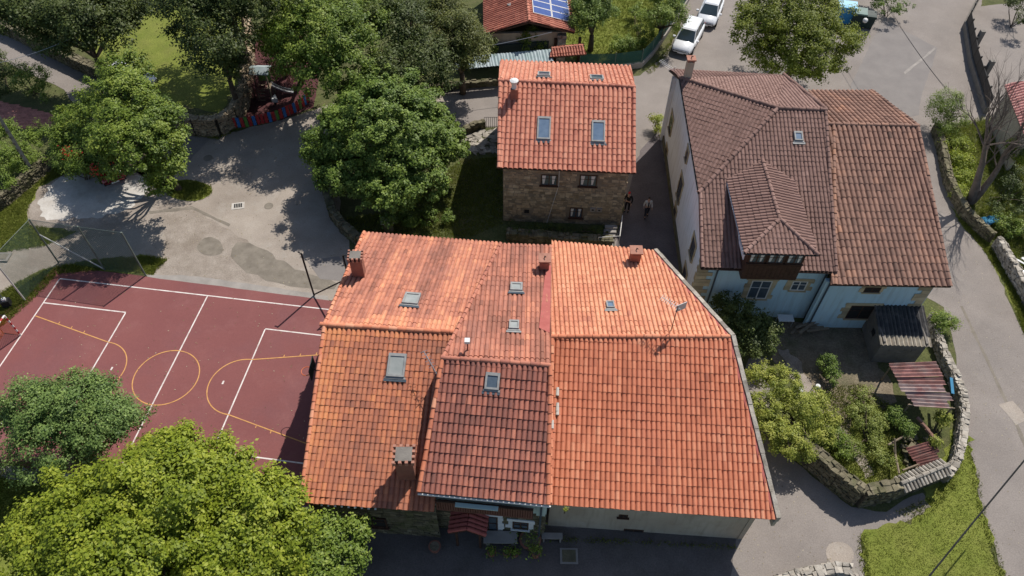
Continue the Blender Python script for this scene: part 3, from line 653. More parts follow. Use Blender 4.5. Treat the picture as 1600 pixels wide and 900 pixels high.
sheet('road_patch', [(1560, 632), (1582, 626), (1606, 655), (1588, 664)], Z3 + .002, M_road, .04)
sheet('sandy_patch', [(236, 315), (300, 318), (380, 372), (470, 428), (430, 445), (300, 432), (240, 428), (262, 380)], Z2 + .001, M_sandy, .14, sm=1)
sheet('driveway', [(1510, 60), (1530, 10), (1700, -10), (1700, 200), (1540, 190), (1512, 120)], Z2, M_road2, .03)
sheet('park_lawn', [(150, -60), (385, -60), (376, 110), (345, 178), (262, 160), (170, 100), (90, 40)], Z1, M_lawn, .1)
sheet('garden_lawn', [(880, 60), (895, -60), (1080, -60), (1068, 10), (1025, 60), (1002, 92), (900, 98)], Z2, M_lawn, .1)
sheet('playground_ground', [(380, 50), (510, 60), (490, 168), (440, 188), (368, 196), (376, 120)], Z3, M_mulch, .05)
sheet('left_verge', [(-40, 345), (40, 300), (88, 258), (120, 262), (60, 292), (42, 330), (46, 352), (120, 362), (70, 384), (-40, 400)], Z4, M_lawn, .1)
sheet('tree_island', [(255, 292), (272, 282), (300, 280), (330, 290), (332, 302), (312, 314), (285, 314), (262, 306)], Z5, M_lawn, .05, sm=1)
sheet('court_verge', [(-20, 470), (30, 440), (80, 418), (160, 406), (232, 400), (262, 405), (240, 430), (180, 424), (92, 430), (60, 470), (-30, 540)], Z5, M_grass, .12)
sheet('yard_lawn', [(540, 200), (720, 205), (790, 200), (790, 352), (960, 360), (960, 395), (560, 385), (530, 340)], Z4, M_weeds, .06)
sheet('near_lawn', [(-60, 705), (160, 700), (260, 760), (560, 830), (560, 1010), (-100, 1010)], Z1, M_lawn, .1)
# red brick paving, laid block by block along the left edge
rp = sheet('red_paving', [(-40, 150), (40, 168), (95, 182), (88, 196), (40, 202), (-40, 190)], Z1, M_brick, .02)
pb = MB(); poly = [G(x, y)[:2] for x, y in [(-40, 150), (40, 168), (95, 182), (88, 196), (40, 202), (-40, 190)]]
A = np.array(poly); cand = np.stack(np.meshgrid(np.arange(A[:, 0].min(), A[:, 0].max(), .36), np.arange(A[:, 1].min(), A[:, 1].max(), .19)), -1).reshape(-1, 2)
cand = cand[inpoly(cand, poly)]
for p in cand: pb.box((p[0] + (.18 if int(round(p[1] / .19)) % 2 else 0), p[1], Z2), .34, .17, .02, 0, 0, float(rng.random()))
pb.build('paving_blocks', M_brick, rp, kind='stuff')

# ---- sports court
CY, CX0, CY0 = R(-7.116), -19.244, 22.618
CU = np.array([math.cos(CY), math.sin(CY)]); CV = np.array([-math.sin(CY), math.cos(CY)])
def CW(u, v, z=0): p = np.array([CX0, CY0]) + u * CU + v * CV; return np.array([p[0], p[1], z])
a_, b_, c_, e_ = 9.54, 4.315, 5.92, 4.0
crt = sheet('sports_court', None, Z5 + .006, M_court, .02, 1.0, world=[CW(-a_ - 5, -6.2), CW(a_ + 3, -6.2), CW(a_ + 3, 6.5), CW(-8.5, 6.9), CW(-10.4, 6.6)])
sheet('court_edge', None, Z5, M_conc2, .02, 1.0, world=[CW(-a_ - 6, -6.9), CW(a_ + 3, -6.9), CW(a_ + 3, -6.1), CW(-a_ - 6, -6.1)])
LZ = Z5 + .011
def court_line(name, pts, wd, m, z=LZ, closed=False):
    mb = MB(); vs = []; n = len(pts); pts = [np.array(p, float) for p in pts]
    for i, p in enumerate(pts):
        q0 = pts[i - 1] if (i or closed) else p; q1 = pts[(i + 1) % n] if (i < n - 1 or closed) else p; d = nrm(q1 - q0); nn = np.array([-d[1], d[0]]) * wd / 2
        vs += [CW(*(p + nn), z), CW(*(p - nn), z)]
    k = n if closed else n - 1
    mb.add(vs, [(2 * i, 2 * i + 1, (2 * i + 3) % (2 * n), (2 * i + 2) % (2 * n)) for i in range(k)])
    mb.build(name, m, crt)
W_ = .075
court_line('sideline', [(-a_, c_), (a_, c_)], W_, M_white)
court_line('baseline', [(-a_, c_ - .04), (-a_, -c_ + .04)], W_, M_white)
court_line('baseline', [(a_, c_ - .04), (a_, -c_ + .04)], W_, M_white)
court_line('halfway_line', [(0, c_ - .04), (0, -c_ + .3)], W_, M_white)
for s in (-1, 1):
    court_line('area_line', [(s * (a_ - .05), e_), (s * b_, e_)], W_, M_white)
    court_line('area_line', [(s * b_, e_ - .04), (s * b_, -e_ + .04)], W_, M_white, LZ + .0)
    court_line('area_line', [(s * (a_ - .05), -e_), (s * b_, -e_)], W_, M_white)
    court_line('penalty_mark', [(s * (b_ - 1.05), 0), (s * (b_ - 1.05), .22)], .1, M_white)
    court_line('key_line', [(s * (a_ - .05), 3.0), (s * b_, 1.8)], .06, M_yellow, LZ + .004)
    court_line('key_line', [(s * (a_ - .05), -3.0), (s * b_, -1.8)], .06, M_yellow, LZ + .004)
    court_line('key_arc', [(s * (b_ - 1.8 * math.sin(t)), 1.8 * math.cos(t)) for t in np.linspace(0, math.pi, 28)], .06, M_yellow, LZ + .004)
    for f in (.33, .5, .67):
        for sg in (-1, 1): u = a_ - (a_ - b_) * f; v = 3.0 - 1.2 * f; court_line('key_tick', [(s * u, sg * v), (s * u, sg * (v + .18))], .05, M_yellow, LZ + .008)
court_line('centre_circle', [(1.8 * math.cos(t), 1.8 * math.sin(t)) for t in np.linspace(0, 2 * math.pi, 48, endpoint=False)], .06, M_yellow, LZ + .004, True)

# ================================================================== HOUSES
def top_walls(house, ring, mats, drop=.2, inset=.25, z0=-.05, thick=.25):
    c = np.mean([p[:2] for p in ring], 0); Q = []
    n = len(ring)
    for i, p in enumerate(ring):
        q = np.array(p, float); d0 = nrm(ring[i][:2] - ring[i - 1][:2]); d1 = nrm(ring[(i + 1) % n][:2] - ring[i][:2])
        n0 = np.array([d0[1], -d0[0]]); n1 = np.array([d1[1], -d1[0]])
        if n0 @ (p[:2] - c) < 0: n0 = -n0
        if n1 @ (p[:2] - c) < 0: n1 = -n1
        m = n0 + n1; m = m / max(.5, (1 + n0 @ n1)); q[:2] -= m * inset; q[2] -= drop; Q.append(q)
    for i in range(n):
        m = mats[i] if isinstance(mats, list) else mats
        if m is None: continue
        a, b = Q[i], Q[(i + 1) % n]; d = nrm([b[0] - a[0], b[1] - a[1], 0]); o = np.array([-d[1], d[0], 0])
        if o[:2] @ (c - a[:2]) < 0: o = -o
        a2 = a.copy(); b2 = b.copy(); a2[2] = z0; b2[2] = z0
        wall_poly(house, [a2 + d * .003, b2 - d * .003, b - d * .003, a + d * .003], thick, m, 'wall', o)
    return Q
def noise_t(p, s, k=0): 
    from mathutils import noise as mn
    return mn.noise(Vector((p[0] * s + k * 13.1, p[1] * s, p[2] * s)))

# ---- right-hand long house (orange)
hR = thing('orange_roofed_house', 'long low house with a bright orange tiled roof, cream rendered front and grey parapet', 'house', G(1000, 760))
rR = Roofs(hR)
tR = lambda p: .62 + .18 * noise_t(p, .5) + (.06 if p[1] > 21.6 else -.02) - .1 * (p[0] < 2.3)
fr3 = [(857, 788, 3.3), (1211, 812, 3.3), (1000, 527, 5.9)]
_, plRf = rR.plane(fr3, [(860, 527), (1140, 527), (1211, 812), (857, 788)], M_tR, .232, .41, tint=lambda p: .60 + .16 * noise_t(p, .5) - (.12 if p[0] < 2.6 and noise_t(p, 1.5) < 0 else 0))
RA = RP(860, 527, plRf[0], plRf[1]); RB = RP(1140, 527, plRf[0], plRf[1]); SWe = RP(857, 788, plRf[0], plRf[1]); SEe = RP(1211, 812, plRf[0], plRf[1])
def plane_through(a, b, px, z): c = G(*px, z); n = nrm(np.cross(b - a, c - a)); return (a, n if n[2] > 0 else -n)
p0, n0 = plane_through(RA, RB, (940, 384), 3.6)
NW = RP(862, 377, p0, n0); NE = RP(1020, 392, p0, n0)
_, plRb = rR.plane3(p0, n0, [RA, RB, NE, NW], M_tRb, .232, .41, tint=lambda p: .55 + .25 * noise_t(p, .5), udir=(1, 0, 0), lift=.014)
rR.caps_line(RA + [0, 0, .03], RB + [0, 0, .03], M_tR, .42, .12, .62)
rR.caps_line(SWe + (RA - SWe) * .01 + [.08, 0, .05], RA + [.08, 0, .03], M_tR, .41, .10, .75, 'verge_tile')
rR.finish()
top_walls(hR, [SWe + [0, .25, 0], SEe + [-.45, .25, 0], RB, NE, NW], [M_cwall, M_cwall, M_cwall, M_stone, M_cwall], .22, .12)
# parapet coping down the east edge, in short stones
for k, (a, b) in enumerate(((NE, RB), (RB, SEe))):
    d = b - a; L = np.linalg.norm(d); dh = d / L; side = nrm([dh[1], -dh[0], 0]); side = side if side[0] > 0 else -side; n = int(L / .55); mbp = MB()
    for i in range(n):
        o = a + dh * (L * i / n) + side * .05 - np.array([0, 0, .35]); q = MB(); q.obox(o, dh * (L / n - .01), side * .2, (0, 0, .5 + rng.normal(0, .01)), 0, float(rng.random()), .006)
        q.build('coping_stone', M_stoneg, hR)
    MB().obox(a - side * .10 + [0, 0, .01], d, side * .14, (0, 0, .07)).build('flashing', M_flash, hR)
    MB().obox(a + side * .02 - [0, 0, .75], d, side * .16, (0, 0, .42)).build('side_wall', M_cwall, hR)
# front wall openings
yR = (SWe + SEe) / 2 + np.array([0, .375, 0]); fdir = nrm([SEe[0] - .45 - SWe[0], SEe[1] - SWe[1], 0]); fout = np.array([fdir[1], -fdir[0], 0])
pW = SWe + np.array([0, .25, 0]) + -fout * .12
for (x, y, ww, hh) in ((974, 806, .42, .28), (990, 829, .95, .3)):
    c = RP(x, y, pW, fout)
    window(hR, c, fdir, fout, ww, hh, M_wood, M_black, None, bars=1, deep=.03, name='vent_window', label='small dark barred vent low in the cream wall')
for (x, y) in ((871, 612), (871, 636), (871, 642), (863, 663)):
    b = RP(x, y, plRf[0] + plRf[1] * .085, plRf[1]); U_, V_ = plRf[2], plRf[3]; MB().tube([b - V_ * .2 + plRf[1] * .02, b + V_ * .2], [.085, .075], 8).build('pale_tile', M_conc, hR)
# TV antenna on the ridge
ant = thing('tv_antenna', 'white television antenna on a mast above the bright orange roof', 'antenna', RP(1048, 518, plRb[0], plRb[1]))
b = RP(1048, 518, plRb[0], plRb[1]); MB().tube([b, b + [0, 0, 2.0]], .022, 5).build('mast', M_metal, ant)
q = MB(); t_ = b + [0, 0, 1.9]; q.tube([t_ + [-.7, .55, .1], t_ + [.15, -.1, 0]], .02, 4)
for i in range(9): c = t_ + np.array([-.7, .55, .1]) * (1 - i / 9) + np.array([.1, -.05, 0]) * i / 9; q.tube([c + [-.12, -.16, 0], c + [.12, .16, 0]], .011, 4)
q.build('boom', M_gutter, ant); MB().obox(t_ + [-.05, .02, -.35], (.5, .25, 0), (.02, -.02, 0), (0, 0, .5)).build('reflector', mat('antenna_mesh', ((.5, .5, .48), (.6, .6, .58)), .6, 3, alpha=(.06, .3)), ant)
skylight(hR, plRb, [(947, 470), (960, 470), (960, 480), (948, 480)], 'tiny grey roof window in the bright orange slope')
chimney(hR, 'red square chimney with a flat cap', RP(991, 408, plRb[0], plRb[1]), .55, .5, .75, 'slab')

# ---- middle house (dark red)
hM = thing('dark_roofed_house', 'narrow house with a dark red weathered roof between two orange roofed houses', 'house', G(750, 700))
rM = Roofs(hM)
_, plMf = rM.plane([(653, 768, 4.9), (857, 788, 4.9), (775, 566, 7.2)], [(690, 560), (861, 572), (857, 788), (653, 768)], M_tM, .235, .44, .07, tint=lambda p: .50 + .28 * noise_t(p, 1.1) + .22 * noise_t(p, 4) + (.12 if p[1] < 16 else 0), lift=.042)
MA = RP(690, 560, *plMf[:2]); MBp = RP(861, 572, *plMf[:2]); MSW = RP(653, 768, *plMf[:2]); MSE = RP(857, 788, *plMf[:2])
p0, n0 = plane_through(MA, MBp, (820, 381), 4.4); MNW = RP(781, 381, p0, n0); MNE = RP(862, 384, p0, n0)
_, plMb = rM.plane3(p0, n0, [MA, MBp, MNE, MNW], M_tLb, .235, .44, .06, tint=lambda p: .28 + .35 * noise_t(p, .9) + (.25 if p[0] < -3.0 + (p[1] - 20) * .13 else 0), udir=MNE - MNW, lift=.012, stripe=.12)
rM.caps_line(MA + [0, 0, .03], MBp + [0, 0, .03], M_tM, .44, .12, .85)
rM.caps_line(MSW + [.05, 0, .05], MA + [.05, 0, .05], M_tR, .44, .11, .55, 'verge_tile')
rM.caps_line(MA + [.05, 0, .04], MNW + [.05, 0, .04], M_tM, .44, .10, .95, 'verge_tile')
rM.caps_line(MSE + [-.03, 0, .05], MBp + [-.03, 0, .05], M_tR, .44, .11, .55, 'verge_tile')
rM.finish()
q = MB(); Q = [RP(x, y, plMb[0] + plMb[1] * .11, plMb[1]) for x, y in [(853, 415), (861, 415), (859, 520), (842, 512), (848, 460)]]; q.prism(Q[::-1] if np.cross(Q[1] - Q[0], Q[2] - Q[0])[2] < 0 else Q, .03); q.build('flashing', M_flash, hM)
top_walls(hM, [MSW + [0, .35, 0], MSE + [0, .35, 0], MBp, MNE, MNW, MA], [M_stone, M_cwall, M_cwall, M_stone, M_cwall, M_chim], .24, .1)
g0 = MSW + [0, -.02, -.07]; g1 = MSE + [0.1, -.02, -.07]; MB().tube([g0 + [0, -.06, 0], g1 + [0, -.06, 0]], .05, 6).build('gutter', M_gutter, hM)
fo = nrm([MSE[0] - MSW[0], MSE[1] - MSW[1], 0]); out = np.array([fo[1], -fo[0], 0]); wp = MSW + np.array([0, .35, 0]) - out * .1
def FP(x, y, off=0): return RP(x, y, wp + out * off, out)
def facing(h, q4, m, name, off=.03, t=.03):
    Q = [FP(x, y, off) for x, y in q4]; k = MB(); k.add(Q + [p - out * t for p in Q], [(0, 1, 2, 3), (4, 7, 6, 5), (0, 4, 5, 1), (1, 5, 6, 2), (2, 6, 7, 3), (3, 7, 4, 0)]); return k.build(name, m, h)
holes = []
sf = MB(); L = np.linalg.norm((MSE - MSW)[:2]); stone_face(sf, MSW + [0, .35, 0] - out * .1, MSE + [0, .35, 0] - out * .1, 0, 2.8, out, .14, .26, .2, .45, .03); sf.build('facing_stones', M_mossy, hM, kind='stuff')
MB().obox(wp * [1, 1, 0] + out * .002 + [0, 0, 2.82], fo * L, out * .03, (0, 0, 1.9)).build('upper_plaster', M_pale, hM)
# balcony: deck, railing of slats, pale corner posts
bz = 3.25; bl0 = wp * [1, 1, 0] + fo * .75; bL = L - 1.35
bal = MB().obox(bl0 + [0, 0, bz], fo * bL, out * .5, (0, 0, .1)).build('balcony', M_balc, hM)
nS = int(bL / .11)
for i in range(nS): MB().obox(bl0 + fo * (i * bL / nS) + out * .47 + [0, 0, bz + .1], fo * .085, out * .025, (0, 0, .8)).build('slat', M_balc, bal)
MB().obox(bl0 + out * .44 + [0, 0, bz + .9], fo * bL, out * .08, (0, 0, .06)).build('handrail', M_wood, bal)
MB().obox(bl0 + fo * .9 + out * .50 + [0, 0, bz + .98], fo * 1.9, out * .2, (0, 0, .05)).build('shelf', M_pale, bal)
for s in (.05, L - .45): MB().obox(wp * [1, 1, 0] + fo * s + out * .03 + [0, 0, 2.7], fo * .4, out * .05, (0, 0, 1.9)).build('pale_quoin', M_pale, hM)
MB().obox(wp * [1, 1, 0] + fo * .45 + out * .03 + [0, 0, 2.75], fo * .9, out * .05, (0, 0, .45)).build('pale_quoin', M_quoinw, hM)
MB().obox(wp * [1, 1, 0] + fo * 2.3 + out * .03 + [0, 0, 2.75], fo * 1.3, out * .05, (0, 0, .45)).build('pale_quoin', M_quoinw, hM)
pipe_v(hM, [MSE + [-.25, -.02, -.1], wp * [1, 1, 0] + fo * (L - .25) + out * .14 + [0, 0, 4.2], wp * [1, 1, 0] + fo * (L - .25) + out * .14 + [0, 0, .1]], .05, M_pipe)
window(hM, wp * [1, 1, 0] + fo * (L - 1.15) + out * .03 + [0, 0, 1.35], fo, out, .75, .8, M_wood, M_glass, M_quoinw, .22, name='window')
window(hM, wp * [1, 1, 0] + fo * 3.0 + out * .03 + [0, 0, 1.05], fo, out, .9, 2.0, M_wood, M_glass, M_quoinw, .2, name='front_door')
skylight(hM, plMf, [(759, 582), (781, 582), (780, 609), (757, 608)], 'roof window set in the dark red front slope')
skylight(hM, plMb, [(798, 441), (817, 441), (816, 453), (797, 453)], 'upper small roof window on the rear slope')
skylight(hM, plMb, [(796, 500), (812, 500), (810, 513), (795, 513)], 'lower small roof window on the rear slope')
chimney(hM, 'red chimney with a square slab cap between two roofs', RP(850, 420, *plMb[:2]), .5, .5, .7, 'slab')
b = RP(731, 548, *plMb[:2]); fp = MB().tube([b - [0, 0, .1], b + [0, 0, .75]], .04, 6).build('flue_pipe', M_chim, hM); MB().box(b + [0, 0, .7], .24, .24, .16).build('flue_cap', M_litter, fp)
# porch with its own little tiled roof
pc = wp * [1, 1, 0] + fo * 1.55; po = MB()
for s in (0, 1.1): po.obox(pc + fo * s + out * .75, fo * .1, out * .1, (0, 0, 1.95))
porch = po.build('porch', M_wood, hM)
for sg, ax in ((-1, 0), (1, 1)):
    A0 = pc + fo * .6 + out * .0 + [0, 0, 2.55]; A1 = pc + fo * .6 + out * 1.05 + [0, 0, 2.55]; e0 = A0 + fo * sg * .85 - [0, 0, .55]; e1 = A1 + fo * sg * .85 - [0, 0, .55]
    pk = MB(); pk.add([A0, A1, e1, e0, A0 - [0, 0, .06], A1 - [0, 0, .06], e1 - [0, 0, .06], e0 - [0, 0, .06]], [(0, 1, 2, 3), (7, 6, 5, 4), (0, 4, 5, 1), (1, 5, 6, 2), (2, 6, 7, 3), (3, 7, 4, 0)])
    pk.build('porch_roof', M_deck, hM)
    for i in range(5):
        for j in range(3):
            a = A0 + (A1 - A0) * (i + .5) / 5 + (e0 - A0) * (j + 1.02) / 3; b2 = A0 + (A1 - A0) * (i + .5) / 5 + (e0 - A0) * j / 3
            MB().tube([a + [0, 0, .05], b2 + [0, 0, .03]], [.105, .085], 7, 0, float(rng.uniform(.3, .8))).build('porch_tile', M_flash, porch)

# ---- left house (weathered orange)
hL = thing('weathered_roofed_house', 'house with a patchy weathered orange roof and large crenellated chimneys beside the red court', 'house', G(590, 760))
rL = Roofs(hL)
def tintL(p):
    u = p[0] + 8.9; return .52 + .36 * math.exp(-u / 1.0) + .16 * noise_t(p, .8) + .10 * noise_t(p, 2.5) + (.22 if p[1] > 20.9 else 0)
_, plLf = rL.plane([(467, 785, 4.0), (668, 799, 4.0), (608, 514, 6.5)], [(505, 508), (718, 521), (678, 800), (467, 785)], M_tL, .232, .315, .06, tint=tintL)
LA = RP(505, 508, *plLf[:2]); LB = RP(718, 521, *plLf[:2]); LSW = RP(467, 785, *plLf[:2]); LSE = RP(678, 800, *plLf[:2])
p0, n0 = plane_through(LA, LB, (665, 371), 4.2); LNW = RP(567, 363, p0, n0); LNE = RP(783, 380, p0, n0)
_, plLb = rL.plane3(p0, n0, [LA, LB, LNE, LNW], M_tLb, .232, .38, .06, tint=lambda p: .42 + .3 * noise_t(p, .7) + .15 * noise_t(p, 2.2) + (.35 if p[1] < 22.3 else 0) + (.22 if p[0] > -2.6 - (p[1] - 29) * -.1 else 0), udir=LNE - LNW, lift=.012, stripe=.16)
rL.caps_line(LA + [-.1, 0, .03], LB + [0, 0, .03], M_tR, .42, .13, .7)
rL.caps_line(LSW + [.07, 0, .05], LA + [.07, 0, .03], M_tR, .38, .10, .75, 'verge_tile')
rL.caps_line(LA + [.07, 0, .04], LNW + [.07, 0, .04], M_tR, .38, .10, .75, 'verge_tile')
rL.finish()
top_walls(hL, [LSW + [0, .3, 0], LSE + [0, .3, 0], LB, LNE, LNW, LA], [M_mortard, None, None, M_stone, M_cwall, M_cwall], .22, .15)
fo2 = nrm([LSE[0] - LSW[0], LSE[1] - LSW[1], 0]); out2 = np.array([fo2[1], -fo2[0], 0]); wl = LSW + np.array([.15, .3, 0]) - out2 * .15
sf = MB(); stone_face(sf, wl, LSE + [0, .3, 0] - out2 * .15, 0, 3.7, out2, .16, .3, .2, .5, .03); sf.build('facing_stones', M_mossy, hL, kind='stuff')
for k, i in enumerate(range(9)): MB().tube([LSW + fo2 * (1.0 + i * .3) + [0, -.05, -.1], LSW + fo2 * (1.0 + i * .3) + [0, .25, .0]], .05, 6).build('eave_tile_end', M_gutter, hL)
window(hL, wl * [1, 1, 0] + fo2 * 2.7 + out2 * .05 + [0, 0, 1.4], fo2, out2, 1.4, 1.0, M_wood, M_black)
skylight(hL, plLf, [(607, 552), (635, 552), (632, 589), (604, 588)], 'large roof window in the weathered front slope')
skylight(hL, plLb, [(632, 457), (657, 457), (654, 474), (629, 474)], 'small roof window in the rear slope')
chimney(hL, 'tall chimney with a crenellated cap at the roof corner', RP(562, 430, *plLb[:2]), .62, .55, 1.35, 'crenel', .05)
chimney(hL, 'large chimney with a crenellated cap above the front eave', RP(637, 738, *plLf[:2]), .78, .72, 1.5, 'crenel', .03)
an2 = thing('tv_antenna', 'thin leaning television antenna above the weathered orange roof', 'antenna', RP(680, 600, *plLf[:2]))
b = RP(684, 600, *plLf[:2]); MB().tube([b, b + [-.15, 0, 1.5]], .02, 5).build('mast', M_galv, an2)
q = MB(); t_ = b + [-.1, 0, 1.2]; q.tube([t_ + [-.5, .8, .3], t_ + [.2, -.3, 0]], .02, 4)
for i in range(6): c = t_ + np.array([-.5, .8, .3]) * (1 - i / 6); q.tube([c + [-.15, -.08, 0], c + [.15, .08, 0]], .012, 4)
q.build('boom', M_galv, an2)

# ---- stone house (salmon)
hS = thing('stone_house', 'small stone house with a salmon tiled roof and two large blue roof windows', 'house', G(885, 340))
rS = Roofs(hS)
_, plSf = rS.plane([(777, 262, 5.0), (993, 271, 5.0), (886, 132, 7.3)], [(779, 127), (993, 137), (993, 271), (777, 262)], M_tS, .30, .40, .085, tint=lambda p: .55 + .2 * noise_t(p, .7))
SA = RP(779, 127, *plSf[:2]); SB = RP(993, 137, *plSf[:2]); SSW = RP(777, 262, *plSf[:2]); SSE = RP(993, 271, *plSf[:2])
p0, n0 = plane_through(SA, SB, (885, 99), 5.0); SNW = RP(781, 95, p0, n0); SNE = RP(985, 104, p0, n0)
_, plSb = rS.plane3(p0, n0, [SA, SB, SNE, SNW], M_tS, .30, .40, .085, tint=lambda p: .8 + .15 * noise_t(p, .6), udir=SB - SA, lift=.016)
rS.caps_line(SA + [0, 0, .03], SB + [0, 0, .03], M_tS, .42, .14, .3)
rS.caps_line(SSE + [-.1, 0, .03], SB + [-.1, 0, .03], M_tS, .40, .12, .5, 'verge_tile')
rS.caps_line(SSW + [.1, 0, .03], SA + [.1, 0, .03], M_tS, .40, .12, .6, 'verge_tile')
rS.finish()
top_walls(hS, [SSW + [0, .1, 0], SSE + [0, .1, 0], SB, SNE, SNW, SA], [M_mortar, M_stone, M_stone, M_stone, M_stone, M_stone], .2, .35)
fs = nrm([SSE[0] - SSW[0], SSE[1] - SSW[1], 0]); os_ = np.array([fs[1], -fs[0], 0]); w0 = SSW + np.array([.35, .1, 0]) - os_ * .35; LS = np.linalg.norm((SSE - SSW)[:2]) - .7
def SP(x, y): return RP(x, y, w0, os_)
hol = []; wins = []
for (x, y, ww, hh) in ((858, 281, 1.05, .9), (919, 282, 1.1, .95), (900, 332, .85, .9), (823, 330, .32, .32)):
    c = SP(x, y); s = (c - w0) @ fs; hol.append((s - ww / 2 - .05, s + ww / 2 + .05, c[2] - hh / 2 - .1, c[2] + hh / 2 + .05)); wins.append((c, ww, hh))
sf = MB(); stone_face(sf, w0, w0 + fs * LS, 0, 4.75, os_, .15, .27, .2, .5, .03, holes=hol)
E_ = w0 + fs * LS; stone_face(sf, E_, E_ + np.array([0, 10., 0]), 0, 4.7, np.array([1., 0, 0]), .2, .34, .3, .6, .03); sf.build('facing_stones', M_stone, hS, kind='stuff')
for i, (c, ww, hh) in enumerate(wins[:3]): window(hS, c, fs, os_, ww, hh, M_wood, M_glass, None, deep=.05, curtain=True)
MB().obox(wins[3][0] - fs * .16 - [0, 0, .16], fs * .32, os_ * .02, (0, 0, .32)).build('wall_vent', M_black, hS)
for dx in (0, .42): 
    c = SP(926, 329) + fs * dx; mbx = MB().obox(c - fs * .17, fs * .34, os_ * .12, (0, 0, .3)).build('meter_box', M_conc2, hS); MB().obox(c - fs * .08 + os_ * .12 + [0, 0, .1], fs * .14, os_ * .01, (0, 0, .12)).build('dial', M_metal, mbx)
pipe_v(hS, [SSW + fs * 3.8 + [0, .05, -.1], w0 + fs * 3.5 + os_ * .06 + [0, 0, -.8 - w0[2] + 4.2], w0 * [1, 1, 0] + fs * 2.9 + os_ * .06], .014, M_litter, 'facade_cable')
skylight(hS, plSf, [(840, 182), (861, 182), (860, 217), (839, 217)], 'left of the two large blue roof windows')
skylight(hS, plSf, [(925, 188), (946, 188), (945, 221), (924, 221)], 'right of the two large blue roof windows')
skylight(hS, plSb, [(840, 112), (860, 112), (860, 118), (840, 118)], 'left small roof window on the far slope')
skylight(hS, plSb, [(922, 117), (943, 117), (943, 123), (922, 123)], 'right small roof window on the far slope')
c = chimney(hS, 'small brown chimney with a pale round cap', RP(803, 153, *plSf[:2]), .45, .45, .75, 'none'); tp = RP(803, 153, *plSf[:2]) + [0, 0, .75]
MB().tube([tp, tp + [0, 0, .25], tp + [0, 0, .55], tp + [0, 0, .62]], [.16, .16, .28, .12], 10).build('round_cap', M_litter, c)

# ---- white house with brown roof
hW = thing('white_house', 'large white house with a dark brown hipped roof, dormer bay and sandstone window surrounds', 'house', G(1200, 380))
rW = Roofs(hW)
tW = lambda p: .5 + .15 * noise_t(p, .6)
_, plWs = rW.plane([(1095, 418, 4.7), (1309, 425, 4.7), (1253, 171, 8.0)], [(1215, 170), (1292, 173), (1309, 425), (1095, 418), (1092, 302)], M_tW, .225, .33, .05, tint=tW)
WA = RP(1215, 170, *plWs[:2]); WE = RP(1292, 173, *plWs[:2]); WK = RP(1092, 302, *plWs[:2]); WSW = RP(1095, 418, *plWs[:2]); WSE = RP(1309, 425, *plWs[:2]); WR = G(1062, 122, 8.0)
nn = nrm(np.cross(WA - WR, WK - WR)); nn = nn if nn[2] > 0 else -nn
_, plWw = rW.plane3(WR, nn, [WR, WA, WK], M_tW, .225, .33, .05, tint=lambda p: tW(p) - .1, udir=WA - WR)
WNW = G(1045, 108, 5.6); WN2 = G(1225, 118, 5.6)
for tri in ((WR, WA, WN2), (WR, WN2, WNW)):
    nn = nrm(np.cross(tri[1] - tri[0], tri[2] - tri[0])); nn = nn if nn[2] > 0 else -nn
    rW.plane3(tri[0], nn, list(tri), M_tW, .225, .33, .05, tint=lambda p: .9, udir=(1, -.12, 0), lift=.012)
nn = nrm(np.cross(WA - WE, WN2 - WE)); nn = nn if nn[2] > 0 else -nn
rW.plane3(WE, nn, [WA, WE, WN2], M_tW, .225, .33, .05, tint=lambda p: .8)
for a, b2 in ((WR, WA), (WA, WE), (WK, WA), (WN2, WE)): rW.caps_line(a + [0, 0, .03], b2 + [0, 0, .03], M_tW, .40, .13, .5)
rW.caps_line(WSW + [.08, 0, .03], WK + [.08, 0, .03], M_tW, .36, .10, .8, 'verge_tile')
rW.caps_line(WSE + [-.1, 0, .03], WE + [-.1, 0, .03], M_tW, .36, .10, .5, 'verge_tile')
MB().tube([WK + [-.02, 0, -.04], WR + [-.02, 0, -.04]], .05, 5).build('verge_board', M_metal, hW)
# walls (west wall is one plane from the ground)
top_walls(hW, [WSW + [.1, .2, 0], WSE + [0, .2, 0], WN2 + [0, -.3, 0], WNW + [0, -.3, 0]], [M_bwall, M_wwall, M_wwall, None], .2, .2)
wa = np.array([10.50, WSW[1] + .4, 0]); wb = np.array([11.05, WNW[1] - .3, 0]); dW = nrm(wb - wa); oW = np.array([-dW[1], dW[0], 0])
def xw(p, dz=.16):  # point of the west wall below roof point p
    s = (p - wa)[:2] @ dW[:2]; return wa + dW * s + np.array([0, 0, p[2] - dz])
wall_poly(hW, [wa, wb, xw(WNW), xw(WR), xw(WK), xw(WSW + [0, .4, 0])], .3, M_wwall, 'wall', -oW)
MB().obox(wa + oW * .02 - [0, 0, .02], wb - wa, oW * .08, (0, 0, .5)).build('wall_base', M_mossy, hW)
def WP(x, y): return RP(x, y, wa, oW)
for (x, y, ww, hh) in ((1049, 193, .95, 1.3), (1063, 295, 1.0, 1.7), (1083, 388, .9, 1.3), (1041, 240, .6, 1.0), (1054, 336, .7, 1.3), (1070, 430, .8, 1.1), (1074, 242, .5, .8)):
    c = WP(x, y); window(hW, c + oW * .01, dW, oW, ww, hh, M_wood, M_glass, M_quoin, .16, deep=.04)
fW = nrm([WSE[0] - WSW[0], WSE[1] - WSW[1], 0]); oS = np.array([fW[1], -fW[0], 0]); ws = WSW + np.array([0, .2, 0]) - oS * .2
def SPW(x, y): return RP(x, y, ws, oS)
for (x, y, ww, hh, bb) in ((1186, 452, 1.15, 1.6, 1), (1248, 446, .85, .8, 1)):
    window(hW, SPW(x, y), fW, oS, ww, hh, M_gutter, M_glass, M_quoin, .24, bars=bb, deep=.05)
qn = MB(); z = 0
